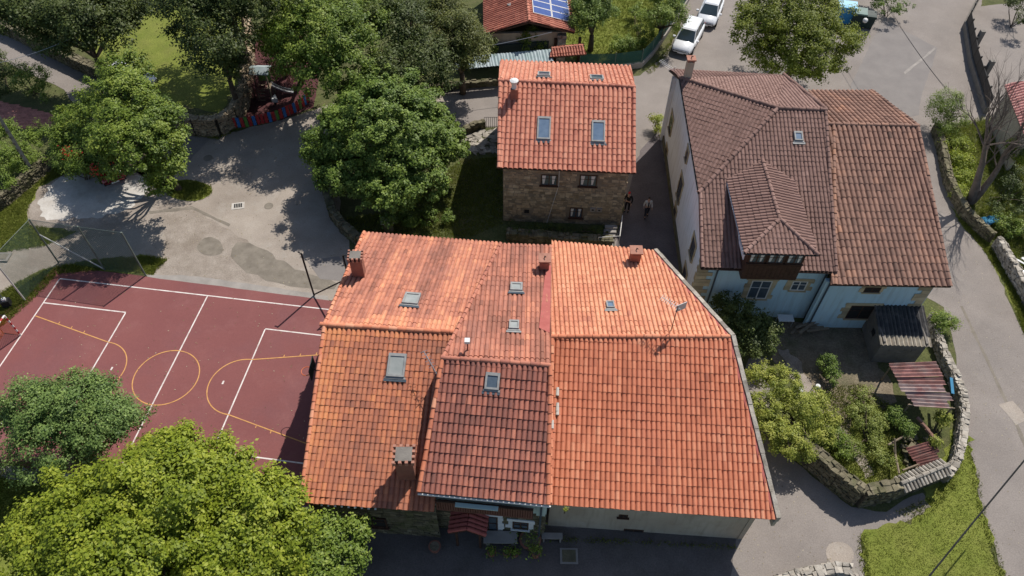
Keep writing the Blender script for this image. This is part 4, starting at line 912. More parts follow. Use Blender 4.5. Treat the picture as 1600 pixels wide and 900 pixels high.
while z < 4.3: 
    hh = .3; e = .9 if int(z / .3) % 2 else .6; qn.obox(ws * [1, 1, 0] + oS * .02 + [.0, 0, z + .01], fW * e, oS * .03, (0, 0, hh - .02), 0, float(rng.random())); qn.obox(wa + oW * .012 + [0, 0, z + .01], dW * e * .6, oW * .02, (0, 0, hh - .02), 0, float(rng.random())); z += hh
qn.build('corner_quoins', M_quoin, hW, kind='stuff')
for (t_, b_px) in (((1120, 425), (1100, 488)), ((1291, 427), (1251, 500))):
    pt = SPW(*t_); pt = pt.copy(); pipe_v(hW, [np.array([pt[0], pt[1], 4.5]) + oS * .08, np.array([pt[0], pt[1], .1]) + oS * .08], .05, M_pipe)
g = MB().tube([WSW + [0, -.06, -.06], WSE + [0, -.06, -.06]], .045, 6); g.build('gutter', M_wood, hW)
# dormer bay
RBk = RP(1191, 250, *plWs[:2]); zr = RBk[2]; RF = G(1218, 343, zr); ze = 6.45
EL = G(1163, 396, ze); ER = G(1278, 399, ze); Sn = plWs[1]; Sp = plWs[0]
def level_hit(a, dirv):  # follow the eave back until it meets the main roof
    dirv = nrm(dirv); t = ((Sp - a) @ Sn) / (dirv @ Sn); return a + dirv * t
back = nrm([RBk[0] - RF[0], RBk[1] - RF[1], 0]); ELb = level_hit(EL, back); ERb = level_hit(ER, back); RBk = level_hit(RF, back)
for tri in ((RF, RBk, ELb, EL), (RF, RBk, ERb, ER), (RF, EL, ER)):
    a, b2, c2 = tri[0], tri[1], tri[2]; nn = nrm(np.cross(b2 - a, c2 - a)); nn = nn if nn[2] > 0 else -nn
    rW.plane3(a, nn, list(tri), M_tW, .225, .33, .05, tint=lambda p: .6, thick=.1, name='dormer_roof')
for a, b2 in ((EL, RF), (ER, RF), (RF, RBk)): rW.caps_line(a + [0, 0, .03], b2 + [0, 0, .03], M_tW, .36, .12, .7)
rW.finish()
fo3 = nrm(ER - EL); yb = EL + fo3 * .35 + back * .12; wB = np.linalg.norm(ER - EL) - .85; zb = ze - 2.2
bay = MB().obox(yb * [1, 1, 0] + [0, 0, zb], fo3 * wB, back * 1.5, (0, 0, 1.25)).build('bay_front', M_wood, hW)
MB().obox(yb * [1, 1, 0] + [0, 0, zb + 1.26] + back * .06, fo3 * wB, back * 2.8, (0, 0, ze - zb - 1.33)).build('dormer_wall', M_wood, hW)
MB().obox(yb * [1, 1, 0] + [0, 0, zb + 1.0] + back * .5 - fo3 * .03, back * 3.6, fo3 * .06, (0, 0, ze - zb - 1.06)).build('dormer_side', M_wwall, hW)
for i in range(3): window(hW, yb * [1, 1, 0] + fo3 * wB * (i + .5) / 3 - back * (-.06) + [0, 0, zb + 1.68], fo3, -back, wB / 3 - .12, .72, M_wood, M_glass, None, bars=1, deep=.05, curtain=True, name='bay_window')
for s in range(12): MB().obox(yb * [1, 1, 0] + fo3 * wB * s / 12 - back * .02 + [0, 0, zb + .03], fo3 * (wB / 12 - .02), back * .02, (0, 0, 1.15)).build('board', M_wood, bay)
MB().tube([EL + [-.02, 0, -.05], ER + [.02, 0, -.05]], .04, 5).build('dormer_gutter', M_metal, hW)
MB().tube([EL + [-.02, 0, -.05], ELb + [-.02, 0, -.05]], .04, 5).build('dormer_gutter', M_galv, hW)
skylight(hW, plWs, [(1241, 205), (1254, 205), (1255, 219), (1242, 219)], 'small square white framed roof window')
c = chimney(hW, 'slim cream chimney with a slab cap at the far corner', RP(1074, 120, WR, plWw[1]), .42, .42, 1.15, 'slab', cm=M_cwall)
an3 = thing('tv_antenna', 'pale television antenna on the corner of the white house', 'antenna', G(1036, 146, 4))
b = np.array([wb[0] - .3, wb[1] - .6, 4.4]); MB().tube([b, b + [0, 0, 2.0]], .025, 5).build('mast', M_galv, an3); q = MB(); q.tube([b + [.2, -.1, 1.6], b + [-.9, .9, 1.9]], .02, 4)
for i in range(8): cc = b + np.array([-.2, .2, 1.7]) + np.array([-.09, .09, .03]) * i; q.tube([cc + [-.16, -.16, 0], cc + [.16, .16, 0]], .013, 4)
q.build('boom', M_gutter, an3)

# ---- annex
hA = thing('annex_house', 'annex with a rusty brown tiled roof joined to the white house beside the road', 'house', G(1400, 400))
rA = Roofs(hA)
_, plAs = rA.plane([(1298, 445, 4.4), (1487, 448, 4.4), (1365, 197, 7.0)], [(1293, 195), (1436, 198), (1487, 448), (1298, 445)], M_tA, .30, .47, .075, tint=lambda p: .48 + .25 * noise_t(p, .9) + (.2 if p[0] < 19.5 and noise_t(p, 1.3) > -.1 else 0))
AA = RP(1293, 195, *plAs[:2]); AB = RP(1436, 198, *plAs[:2]); ASW = RP(1298, 445, *plAs[:2]); ASE = RP(1487, 448, *plAs[:2])
p0, n0 = plane_through(AA, AB, (1310, 142), 5.2); ANW = RP(1262, 142, p0, n0); ANE = RP(1362, 142, p0, n0)
rA.plane3(p0, n0, [AA, AB, ANE, ANW], M_tA, .30, .47, .075, tint=lambda p: .5 + .4 * noise_t(p, .8), udir=AB - AA, lift=.016)
rA.caps_line(AA + [0, 0, .03], AB + [0, 0, .03], M_tA, .45, .13, .6)
rA.caps_line(ASE + [-.1, 0, .03], AB + [-.1, 0, .03], M_tA, .45, .11, .5, 'verge_tile')
rA.caps_line(AB + [-.05, 0, .03], ANE + [-.05, 0, .03], M_tA, .45, .11, .4, 'verge_tile')
rA.caps_line(ASW + [.25, 0, .02], AA + [.35, 0, .02], M_tA, .45, .12, .8, 'verge_tile')
rA.finish()
top_walls(hA, [ASW + [-.3, .2, 0], ASE + [-.4, .2, 0], AB, ANE, ANW, AA], [M_bwall, M_wwall, M_wwall, M_wwall, None, None], .2, .2)
fA = nrm([ASE[0] - ASW[0], ASE[1] - ASW[1], 0]); oA = np.array([fA[1], -fA[0], 0]); wsA = ASW + np.array([0, .2, 0]) - oA * .2
window(hA, RP(1363, 452, wsA, oA), fA, oA, .9, .45, M_wood, M_black, M_quoin, .2, deep=.04)
c = RP(1344, 487, wsA, oA); window(hA, c, fA, oA, 1.4, 1.2, M_wood, M_black, M_quoin, .3, deep=.05, name='stable_door')
pipe_v(hA, [wsA * [1, 1, 0] + fA * .15 + oA * .08 + [0, 0, 4.3], wsA * [1, 1, 0] + fA * .15 + oA * .08 + [0, 0, .1]], .05, M_pipe)
qn = MB(); z = 0
while z < 4.1: qn.obox(wsA * [1, 1, 0] + fA * (np.linalg.norm((ASE - ASW)[:2]) - 1.1 - (.3 if int(z / .3) % 2 else 0)) + oA * .02 + [0, 0, z + .01], fA * (.45 if not int(z / .3) % 2 else .75), oA * .03, (0, 0, .28), 0, float(rng.random())); z += .3
qn.build('corner_quoins', M_quoin, hA, kind='stuff')

# ---- house with solar panels (top edge)
hP = thing('solar_house', 'red tiled outbuilding with blue solar panels at the top edge of the view', 'house', G(825, 20))
rP = Roofs(hP)
PE = G(827, 34, 4.3); PB = PE + nrm(G(819, -60, 4.3) - PE) * 11; PW = G(756, 54, 3.0); PR = G(898, 51, 3.0)
nn = nrm(np.cross(PB - PE, PW - PE)); nn = nn if nn[2] > 0 else -nn
_, pl1 = rP.plane3(PE, nn, [PE, PB, PW + (PB - PE), PW], M_tS, .28, .36, .07, tint=lambda p: .12 + .1 * noise_t(p, 1), udir=PB - PE)
nn = nrm(np.cross(PB - PE, PR - PE)); nn = nn if nn[2] > 0 else -nn
_, pl2 = rP.plane3(PE, nn, [PE, PB, PR + (PB - PE), PR], M_tS, .28, .36, .07, tint=lambda p: .2, udir=PB - PE)
rP.caps_line(PE + [0, 0, .03], PB + [0, 0, .03], M_tS, .42, .14, .3)
rP.finish(150)
top_walls(hP, [PW + [.3, .3, 0], PR + [-.3, .3, 0], PR + (PB - PE), PW + (PB - PE)], M_cwall, .3, .3)
A0 = RP(833, 20, pl2[0] + pl2[1] * .14, pl2[1]); A1 = RP(892, 35, pl2[0] + pl2[1] * .14, pl2[1]); dd = nrm(PB - PE); wv = (A1 - A0) / 2; ph = (RP(830, 9, pl2[0] + pl2[1] * .14, pl2[1]) - A0) @ dd
for i in range(2):
    for j in range(4):
        o = A0 + wv * i + dd * ph * j; lw = np.linalg.norm(wv); wn = wv / lw
        pn = MB().obox(o, wn * (lw - .03), dd * (ph - .02), pl2[1] * .04).build('solar_panel', M_gutter, hP)
        MB().obox(o + wn * .05 + dd * .05 + pl2[1] * .041, wn * (lw - .13), dd * (ph - .12), pl2[1] * .006).build('cell_sheet', M_solar, pn)
skylight(hP, pl1, [(785, 6), (800, 2), (800, 8), (787, 11)])
pil = MB(); pb_ = G(875, 98)
for k in range(8):
    for s in range(2): pil.box(pb_ + np.array([(-.16 if s else .16) + rng.normal(0, .02), rng.normal(0, .02), k * .33]), .34, .5, .31, rng.normal(0, .05), 0, float(rng.random()), .02)
t = thing('stone_pillar', 'pale stone pillar beside the little tiled gate roof', 'pillar', pb_); pil.build('stone', M_stoneg, t, kind='stuff')
# little gate roof
gt = thing('gate_canopy', 'small tiled canopy on dark posts over the garden gate', 'gate', G(888, 100))
rg = Roofs(gt); gA = G(862, 76, 2.5); gB = G(911, 71, 2.5); gC = G(858, 90, 2.15); gD = G(916, 85, 2.15)
nn = nrm(np.cross(gB - gA, gC - gA)); nn = nn if nn[2] > 0 else -nn
rg.plane3(gA, nn, [gA, gB, gD, gC], M_tS, .22, .30, .07, tint=lambda p: .35, udir=gB - gA); bk = np.array([(gA - gC)[0], (gA - gC)[1], -(gA - gC)[2]])
nn = nrm(np.cross(gB - gA, bk)); nn = nn if nn[2] > 0 else -nn; rg.plane3(gA, nn, [gA, gB, gB + bk, gA + bk], M_tS, .22, .30, .07, tint=lambda p: .4, udir=gB - gA)
rg.caps_line(gA, gB, M_tS, .35, .10, .4); rg.finish(200)
for x, y in ((866, 97), (903, 96)): MB().box(G(x, y), .22, .22, 2.2).build('post', M_wood, gt)

# ---- corrugated lean-to
def corrugated(o, U, V, n, pitch=.16, amp=.03, sheets=1, m=0, name='roof_sheet', parent=None, mt=None, gap=0.02, cuts=None):
    """corrugations run along V, repeat along U"""
    Lu = np.linalg.norm(U); Lv = np.linalg.norm(V); u = U / Lu; v = V / Lv; per = Lu / sheets
    for s in range(sheets):
        k = int(per / pitch * 4); mb = MB(); vs = []; lift = rng.uniform(0, .03); L0, L1 = (0, Lv) if not cuts else cuts[s % len(cuts)]
        for i in range(k + 1):
            x = s * per + (per + .04) * i / k; h = [0, amp, 0, -amp][i % 4] + lift
            for (vv, th) in ((L0, 0), (L1, 0)): vs.append(o + u * x + v * vv + n * h)
            for (vv, th) in ((L0, 0), (L1, 0)): vs.append(o + u * x + v * vv + n * (h - .012))
        fs = []
        for i in range(k):
            a = 4 * i; b3 = 4 * (i + 1); fs += [(a, b3, b3 + 1, a + 1), (a + 3, b3 + 3, b3 + 2, a + 2), (a, a + 2, b3 + 2, b3), (a + 1, b3 + 1, b3 + 3, a + 3)]
        mb.add(vs, fs, 0, float(rng.random())); mb.build(name, mt, parent)
lt = thing('corrugated_lean_to', 'long grey corrugated sheet roof behind the stone house', 'shed', G(790, 115))
o = G(712, 109, 2.0); U = G(864, 95, 2.0) - o; V = G(735, 88, 2.3) - o; V = V - U * (V @ U) / (U @ U); corrugated(o, U, V, nrm(np.cross(U, V)), .25, .03, 8, parent=lt, mt=M_corrg)
MB().obox(G(715, 112) + [0, .15, 0], U * .98, (0, .12, 0), (0, 0, 1.95)).build('wall', M_net if 0 else M_bind, lt)
rubble_wall('low_stone_wall', 'low dark stone wall along the shaded lane behind the stone house', [G(672, 142)[:2], G(780, 132)[:2]], .5, .3, M_mossy, hmin=.16, single=120)
# ---- block shed in the garden
sh = thing('block_shed', 'grey block shed with a black corrugated roof and pale front edge', 'shed', G(1400, 540))
a = G(1365, 474, 2.2); b = G(1442, 477, 2.2); c = G(1453, 541, 1.9); d = G(1378, 537, 1.9)
U = b - a; V = (d + c) / 2 - (a + b) / 2; n = nrm(np.cross(V, U)); n = n if n[2] > 0 else -n
corrugated(a, U, V * .78, n, .23, .06, 3, parent=sh, mt=M_corr, name='roof_sheet')
corrugated(a + V * .76 - n * .02, U, V * .26, n, .23, .06, 3, parent=sh, mt=M_corrp, name='edge_sheet')
gx = [np.array([*q[:2], 0.]) for q in (a, b, c, d)]; cc = np.mean(gx, 0); gx = [q + (cc - q) * .07 for q in gx]
for i in range(4):
    p, q2 = gx[i], gx[(i + 1) % 4]; hh = [2.1, 2.0, 1.8, 2.0][i]; dd2 = nrm(q2 - p); nn = np.array([-dd2[1], dd2[0], 0]); nn = nn if nn @ (cc - p) > 0 else -nn
    MB().obox(p, q2 - p, nn * .12, (0, 0, hh)).build('wall', M_block, sh)
    bk2 = MB(); stone_face(bk2, p, q2, 0, hh, -nn, .19, .2, .39, .4, .008); bk2.build('blocks', M_block, sh, kind='stuff')
MB().obox(gx[0] + (gx[3] - gx[0]) * .45 - nrm(gx[1] - gx[0]) * .06 + [0, 0, 1.1], (gx[3] - gx[0]) * .15, nrm(gx[1] - gx[0]) * -.02, (0, 0, .35)).build('window', M_black, sh)
# ---- rusty lean-to
rs = thing('rusty_lean_to', 'broken lean-to of rusty red corrugated sheets against the garden wall', 'shed', G(1440, 610))
a = G(1388, 568, 1.5); b = G(1462, 565, 1.75); c = G(1494, 640, 1.75); d = G(1420, 634, 1.5); n = nrm(np.cross(b - a, d - a)); n = n if n[2] > 0 else -n
# corrugations run east-west; six strips stepping south
S = [(0, 0, 1.0), (.0, .0, 1.0), (.02, .03, 1.0), (-.02, .06, .92), (.05, -.02, 1.0), (.10, .03, .86)]
for i, (s0, sh_, s1) in enumerate(S):
    f0 = i / 6; o = a + (d - a) * f0 + (b - a) * s0; V = ((b + (c - b) * f0) - (a + (d - a) * f0)) * (s1 - s0); U = (d - a) / 6 * 1.06
    corrugated(o + np.array([0, 0, .02 * (i % 2) + rng.normal(0, .015)]), U, V, n, .19, .05, 1, parent=rs, mt=M_rust if i < 3 else M_rust2)
for q in (a, b, c, d): MB().tube([np.array([q[0], q[1], 0]) + (np.mean([a, b, c, d], 0) - q) * [.1, .1, 0], q + (np.mean([a, b, c, d], 0) - q) * [.1, .1, 0] - [0, 0, .06]], .05, 5).build('post', M_wood2, rs)
MB().tube([a + [0, -.1, -.06], b + [0, -.1, -.06]], .04, 5).build('beam', M_wood2, rs); MB().tube([d + [0, .1, -.06], c + [0, .1, -.06]], .04, 5).build('beam', M_wood2, rs)
bp = G(1486, 615, 1.78); MB().obox(bp, (.14, -.05, 0), (.28, 1.0, 0), (0, 0, .05)).build('blue_strip', M_tarp, rs)
# collapsed heap
cs = thing('collapsed_shelter', 'collapsed shelter of red corrugated sheets and sticks behind the tiled wall', 'rubble', G(1430, 705))
for (x, y, z, ang, L_) in ((1415, 700, .5, .25, 1.4), (1420, 708, .45, .3, 1.5), (1428, 716, .4, .22, 1.2)):
    o = G(x, y, z); V = np.array([math.cos(ang), math.sin(ang), .12]) * L_; U = np.array([-math.sin(ang), math.cos(ang), .1]) * -.4
    corrugated(o, U, V, nrm(np.cross(U, V)) * (1 if np.cross(U, V)[2] > 0 else -1), .13, .03, 1, parent=cs, mt=M_rust3, name='sheet')
for (p, q2) in (((1395, 690, .3), (1405, 740, .8)), ((1388, 695, .8), (1415, 680, .7)), ((1400, 725, .2), (1398, 685, 1.0)), ((1430, 735, .3), (1455, 690, .4)), ((1410, 735, .5), (1450, 720, .3))):
    MB().tube([G(*p), G(*q2)], .05, 5).build('pole', M_wood2, cs)
for i in range(4): MB().tube([G(1433 + i * 7, 652 + i * 9, .9), G(1444 + i * 7, 664 + i * 9, .75)], [.09, .10], 7).build('ridge_tile', M_tA, cs)
for i in range(26):
    p = G(rng.uniform(1405, 1460), rng.uniform(680, 745), .02); MB().box(p, rng.uniform(.1, .4), rng.uniform(.08, .3), rng.uniform(.05, .25), rng.uniform(0, 3), 0, float(rng.random()), .03).build('rubble_piece', M_mossy, cs)

# ================================================================== walls
wpx = [(1150, 640), (1185, 672), (1225, 700), (1262, 730), (1300, 765), (1338, 793), (1392, 782)]
rubble_wall('garden_wall', 'tall dry stone garden wall curving round the overgrown garden at the lower right', [G(x, y)[:2] + np.array([0, .25]) for x, y in wpx], 1.5, .5, M_mossy, M_mortard, single=300)
# tiled wall section
tw = thing('tiled_wall', 'short garden wall capped with grey barrel tiles at the lower right', 'wall', G(1430, 760))
a = G(1392, 782); b = G(1466, 752); a[2] = b[2] = 0; d = nrm(b - a); nn = np.array([-d[1], d[0], 0]); L_ = np.linalg.norm(b - a)
MB().obox(a, b - a, nn * .4, (0, 0, 1.25)).build('core', M_mortard, tw); sf = MB(); stone_face(sf, a, b, 0, 1.2, -nn, .15, .26, .2, .45, .05); stone_face(sf, a + nn * .4, b + nn * .4, 0, 1.2, nn, .15, .26, .2, .45, .05); sf.build('stones', M_mossy, tw, kind='stuff')
k = int(L_ / .2)
for i in range(k):
    p = a + d * (i + .5) * L_ / k + nn * .2 + np.array([0, 0, 1.48])
    for s in (-1, 1):
        MB().tube([p + nn * s * .05, p + nn * s * .42 - [0, 0, .17]], [.07, .09], 7, 0, float(rng.random())).build('cap_tile', M_stoneg, tw)
for i in range(7): MB().tube([a + d * (L_ * i / 7 + (.02)) + nn * .2 + [0, 0, 1.53], a + d * (L_ * (i + 1) / 7) + nn * .2 + [0, 0, 1.52]], [.12, .105], 8, 0, float(rng.random())).build('ridge_tile', M_stoneg, tw)
rubble_wall('boundary_wall', 'low pale stone wall between the overgrown garden and the side road', [G(x, y)[:2] for x, y in ((1470, 752), (1488, 725), (1496, 690), (1500, 655), (1496, 620), (1478, 580), (1462, 545), (1452, 500))], .7, .32, M_stoneg, M_mortar, single=300, wmax=.3)
rubble_wall('park_wall', 'curved high stone wall around the park lawn above the plaza', [G(x, y)[:2] for x, y in ((250, 185), (275, 198), (310, 210), (345, 210), (370, 195), (385, 165), (390, 130), (392, 95), (392, 50))], 1.5, .5, M_stone, M_mortard, single=300)
rubble_wall('lane_wall', 'shaded stone wall with a mossy top along the village road at the far left', [G(x, y)[:2] for x, y in ((-40, 30), (30, 60), (90, 90), (140, 114), (168, 126))], 1.1, .6, M_mossy, M_mortard, single=150)
rubble_wall('terrace_wall', 'low mossy wall curving round the foot of the big fig tree', [G(x, y)[:2] for x, y in ((500, 250), (510, 300), (522, 340), (538, 362), (562, 382), (600, 392), (700, 400), (790, 405))], .85, .4, M_mossy, M_mortard, single=220)
rubble_wall('roadside_wall', 'low dark wall following the side road under the bare tree', [G(x, y)[:2] for x, y in ((1458, 205), (1468, 240), (1478, 290), (1500, 335), (1530, 365), (1545, 378))], .8, .3, M_mossy, M_mortard, single=220)
rubble_wall('retaining_wall', 'grey concrete edged wall at the far right beside the scrap pile', [G(x, y)[:2] for x, y in ((1552, 385), (1575, 425), (1600, 470), (1625, 520))], .9, .3, M_stoneg, M_mortar, single=120)
rubble_wall('corner_wall', 'low stone wall corner at the bottom edge of the view', [G(x, y)[:2] for x, y in ((1180, 925), (1240, 905), (1300, 893), (1325, 896), (1345, 925))], .6, .45, M_stoneg, M_mortar, single=120)
rubble_wall('yard_edge_wall', 'dark low wall segment beside the metal gate of the fig tree yard', [G(x, y)[:2] for x, y in ((715, 216), (735, 205), (757, 198))], .6, .35, M_mossy, M_mortard, single=60)
rubble_wall('foot_wall', 'dark plant covered rubble wall in front of the stone house', [G(x, y)[:2] for x, y in ((792, 372), (880, 380), (955, 384))], .7, .5, M_mossy, M_mortard, single=150)
rubble_wall('hedge_bank_wall', 'dark brown bank wall below the clipped hedge at the left edge', [G(x, y)[:2] for x, y in ((-30, 348), (10, 322), (50, 288), (78, 262))], 1.0, .3, M_mossy, M_mortard, single=100)
# right edge boundary: dark wall and fence beside the driveway
dw = thing('driveway_fence', 'dark wall topped with black fence panels beside the driveway at the upper right', 'fence', G(1515, 100))
pp = [G(1530, -10), G(1503, 42), (G(1512, 100)), G(1535, 178)]
for a, b in zip(pp, pp[1:]): 
    d = nrm(b - a); nn = np.array([-d[1], d[0], 0]); MB().obox(a, b - a - d * .02, nn * .3, (0, 0, .6)).build('base_wall', M_block, dw)
    MB().obox(a + nn * .12 + [0, 0, .6], b - a, nn * .02, (0, 0, .9)).build('fence_panel', mat('black_mesh', ((.02, .02, .022), (.04, .04, .04)), .6, 3, alpha=(.05, .55)), dw)
    n_ = int(np.linalg.norm(b - a) / 1.6) + 1
    for i in range(n_): MB().box(a + (b - a) * i / n_ + nn * .15 + [0, 0, .6], .09, .09, 1.05).build('post', M_metal, dw)
for (x, y) in ((1520, 78), (1534, 125)): MB().box(G(x, y), .35, .35, 1.8).build('gate_pier', M_block, dw)
h2 = thing('pink_roofed_house', 'corner of a pink tiled roof with a stone wall at the right edge', 'house', G(1600, 190))
r2 = Roofs(h2); r2.plane([(1572, 140, 3.0), (1600, 215, 3.0), (1640, 130, 4.4)], [(1569, 133), (1650, 118), (1680, 215), (1602, 216)], tmat('pink_tile', ((.34, .15, .13), (.46, .20, .18), (.54, .26, .23), (.60, .32, .28))), .3, .42, tint=lambda p: .7); r2.finish(100)
a = G(1572, 140, 3.0); b = G(1602, 216, 3.0); MB().obox(a * [1, 1, 0] + [.2, 0, 0], (b - a) * [1, 1, 0], (.3, .1, 0), (0, 0, 2.85)).build('wall', M_cwall, h2)

# ================================================================== fences, poles and wires
def fence_mesh(a, b, h0, h1, parent, m, name='wire_mesh', top=None):
    L = np.linalg.norm((b - a)[:2]); me = bpy.data.meshes.new(name); org = np.array(ORG[parent.name]); c = [a + [0, 0, h0], b + [0, 0, h0], b + [0, 0, h1], a + [0, 0, h1]]
    me.from_pydata([tuple(q - org) for q in c], [], [(0, 1, 2, 3)]); uv = me.uv_layers.new(name='UVMap')
    for i, t in enumerate([(0, h0), (L, h0), (L, h1), (0, h1)]): uv.data[i].uv = t
    me.materials.append(m); return link(name, me, parent)
cf = thing('court_fence', 'tall green wire mesh fence with leaning posts round the court corner', 'fence', G(164, 422))
fps = [G(43, 466), G(80, 423), G(164, 422), G(228, 431)]
for i, (x, y) in enumerate(((40, 470), (92, 411), (164, 422), (228, 431))):
    p = G(x, y); MB().tube([p - [0, 0, .2], p + [0, 0, 3.9]], .05, 6).build('post', M_postw if i == 0 else M_postg, cf)
F0, F1, F2, F3 = G(40, 470), G(92, 411), G(164, 422), G(228, 431)
fence_mesh(F0, F1, 0, 3.85, cf, M_net); fence_mesh(F1, F2, 0, 3.85, cf, M_net); fence_mesh(F2, F3, 0, 3.85, cf, M_net)
MB().tube([F2 + [0, 0, .1], F1 + [0, 0, 2.6]], .045, 6).build('brace', M_postw, cf)
for a, b in ((F0, F1), (F1, F2), (F2, F3)): MB().tube([a + [0, 0, 3.87], b + [0, 0, 3.87]], .02, 4).build('top_wire', M_postg, cf)
cf2 = thing('court_post', 'dark net post with a slanting brace at the court corner by the house', 'post', G(491, 462))
pA = G(491, 462); pB = G(566, 470); MB().tube([pA, pA + [0, 0, 3.85]], .055, 6).build('post', M_metal, cf2); MB().tube([pA + [0, 0, 3.8], pA + [-.2, .1, 3.85]], .04, 5).build('arm', M_metal, cf2)
MB().tube([pA + [0, 0, .1], G(541, 436, 2.5)], .045, 6).build('brace', M_metal, cf2)
cf3 = thing('court_post', 'dark net post standing just behind the corner chimney', 'post', pB); q = G(541, 420, 2.7); MB().tube([[q[0], q[1], 0], [q[0], q[1], 3.9]], .055, 6).build('post', M_metal, cf3); MB().tube([[q[0], q[1], 3.85], [q[0] + .5, q[1], 3.8]], .04, 5).build('arm', M_metal, cf3)
# goal
gl = thing('football_goal', 'red and white striped goal with an orange net at the left edge of the court', 'goal', G(32, 524))
P1 = CW(-a_ - .02, 1.55); P2 = CW(-a_ - .02, -1.5); hG = 1.9; br = np.array([CU[0], CU[1], 0])
for P_ in (P1, P2):
    for i in range(9): MB().tube([P_ + [0, 0, hG * i / 9], P_ + [0, 0, hG * (i + 1) / 9]], .05, 7).build('post_band', M_sred if i % 2 else M_gutter, gl)
    MB().tube([P_, P_ - br * 1.1 + [0, 0, .03], P_ - br * .8 + [0, 0, hG], P_ + [0, 0, hG]], .03, 5).build('net_frame', M_metal, gl)
for i in range(15): MB().tube([P1 + (P2 - P1) * i / 15 + [0, 0, hG], P1 + (P2 - P1) * (i + 1) / 15 + [0, 0, hG]], .05, 7).build('bar_band', M_sred if i % 2 else M_gutter, gl)
M_onet = mat('orange_net', ((.6, .13, .03), (.7, .2, .05)), .8, 3, alpha=(.06, .25))
for a, b in ((P1 - br * 1.0, P2 - br * 1.0),): fence_mesh(a, b, 0, hG, gl, M_onet, 'net')
fence_mesh(P1, P1 - br * 1.0, 0, hG, gl, M_onet, 'net')
# basketball hoop ring by the left house
bh = thing('basketball_hoop', 'orange basketball ring on a dark pole beside the weathered roofed house', 'hoop', G(505, 600))
hz = 3.0; hc = G(479, 580, hz); MB().tube([hc + [.27 * math.cos(t), .27 * math.sin(t), 0] for t in np.linspace(0, 2 * math.pi, 17)], .02, 5, caps=False).build('ring', M_onet if 0 else mat('ring_orange', ((.6, .12, .03), (.65, .15, .04)), .5, 3), bh)
MB().obox(hc + [.32, -.5, -.1], (.04, 0, 0), (0, 1.0, 0), (0, 0, .8)).build('backboard', M_bind, bh); MB().tube([hc + [.36, 0, .2], hc + [.7, 0, .1], [hc[0] + .75, hc[1], 0]], .06, 6).build('pole', M_metal, bh)
# bin at left edge
bn = thing('street_lamp_foot', 'dark covered equipment case on a thin pole by the court edge', 'case', G(14, 478))
MB().box(G(14, 478), .45, .4, .55, .4, jit=.02).build('case', M_black, bn); MB().box(G(14, 478) + [0, 0, .56], .2, .2, .15, .4).build('cap', M_litter, bn); MB().tube([G(14, 478), G(14, 478) + [0, 0, 3.2]], .035, 6).build('pole', M_postg, bn)
# left concrete pole
pc_ = thing('utility_pole', 'leaning square concrete utility pole beside the left hedge', 'pole', G(57, 278)); pb2 = G(57, 278)
MB().tube([pb2 - [0, 0, .2], pb2 + [0.15, 0, 7.0]], [.17, .11], 4).build('shaft', M_concpole, pc_)
for i in range(12): MB().box(pb2 + [.02 * i / 2, -.14 + .004 * i, .5 + i * .5], .12, .05, .2).build('recess', M_mortar, pc_)
pm = thing('lamp_post', 'thin metal street pole with wires in front of the dark trees', 'pole', G(648, 160)); pb3 = G(648, 160)
MB().tube([pb3, pb3 + [0, 0, 4.3]], [.08, .05], 6).build('shaft', M_galv, pm); MB().box(pb3 + [0, 0, 4.3], .3, .2, .15).build('lamp_head', M_galv, pm)
def wire(label, a, b, sag=.4, r=.012, m=None, n=14, group=None):
    pts = [a + (b - a) * i / n - np.array([0, 0, sag * 4 * (i / n) * (1 - i / n)]) for i in range(n + 1)]
    o = MB().tube(pts, r, 4).build('overhead_wire', m or M_galv, None); return tag(o, label, 'wire', group)
wire('thick overhead cable crossing the lawn and side road at the lower right', G(1440, 915, 5), G(1625, 690, 5), .1, .035, M_metal)
wire('upper of two thin wires over the wide asphalt junction', G(1368, -20, 5), G(1474, 135, 5), .2, .015, M_metal); wire('lower of two thin wires over the wide asphalt junction', G(1372, -20, 4.8), G(1478, 138, 4.8), .3, .015, M_metal)
tp = pb3 + np.array([0, 0, 4.2]); wire('pale wire running up from the thin street pole into the dark trees', tp, G(660, 45, 6), .1, .02); wire('wire from the thin street pole to the solar panel house', tp, G(862, 50, 4.5), .3, .02); wire('wire from the thin street pole down to the lower trees', tp, G(560, 140, 4), .2, .02)
wire('long pale wire crossing above the village road at the top left', G(-10, 100, 5), G(150, 40, 6), .3, .015)
# playground
pg = thing('playground_fence', 'low curved playground fence of red, blue and green slats', 'fence', G(370, 197))
arc = [G(x, y) for x, y in ((366, 201), (385, 200), (405, 196), (425, 192), (445, 185), (462, 177), (476, 168), (484, 160))]
seg = np.cumsum([0] + [np.linalg.norm(b - a) for a, b in zip(arc, arc[1:])]); tot = seg[-1]
colr = 'RBRGRBRRRBRGRBRRBRGRBR'
for i, ch in enumerate(colr):
    s = tot * (i + .1) / len(colr); s2 = tot * (i + .85) / len(colr); f = lambda s: np.array([np.interp(s, seg, [p[k] for p in arc]) for k in range(3)]); a, b = f(s), f(s2); d = nrm(b - a); nn = np.array([-d[1], d[0], 0])
    MB().obox(a + [0, 0, .08], b - a, nn * .04, (0, 0, .85 + rng.normal(0, .015))).build('slat', {'R': M_sred, 'B': M_sblue, 'G': M_sgreen}[ch], pg)
for i in range(7):
    s = tot * i / 6; a = f(s); MB().box(a + [0, .06, 0], .08, .08, .8).build('post', M_wood2, pg)
for z in (.3, .7):
    for a, b in zip(arc, arc[1:]): MB().obox(a + [0, .05, z], b - a, (0, .03, 0), (0, 0, .07)).build('rail', M_wood2, pg)
tw_ = thing('play_tower', 'small wooden play tower with a pale roof and a white slide', 'playground', G(418, 152)); c = G(418, 150); 
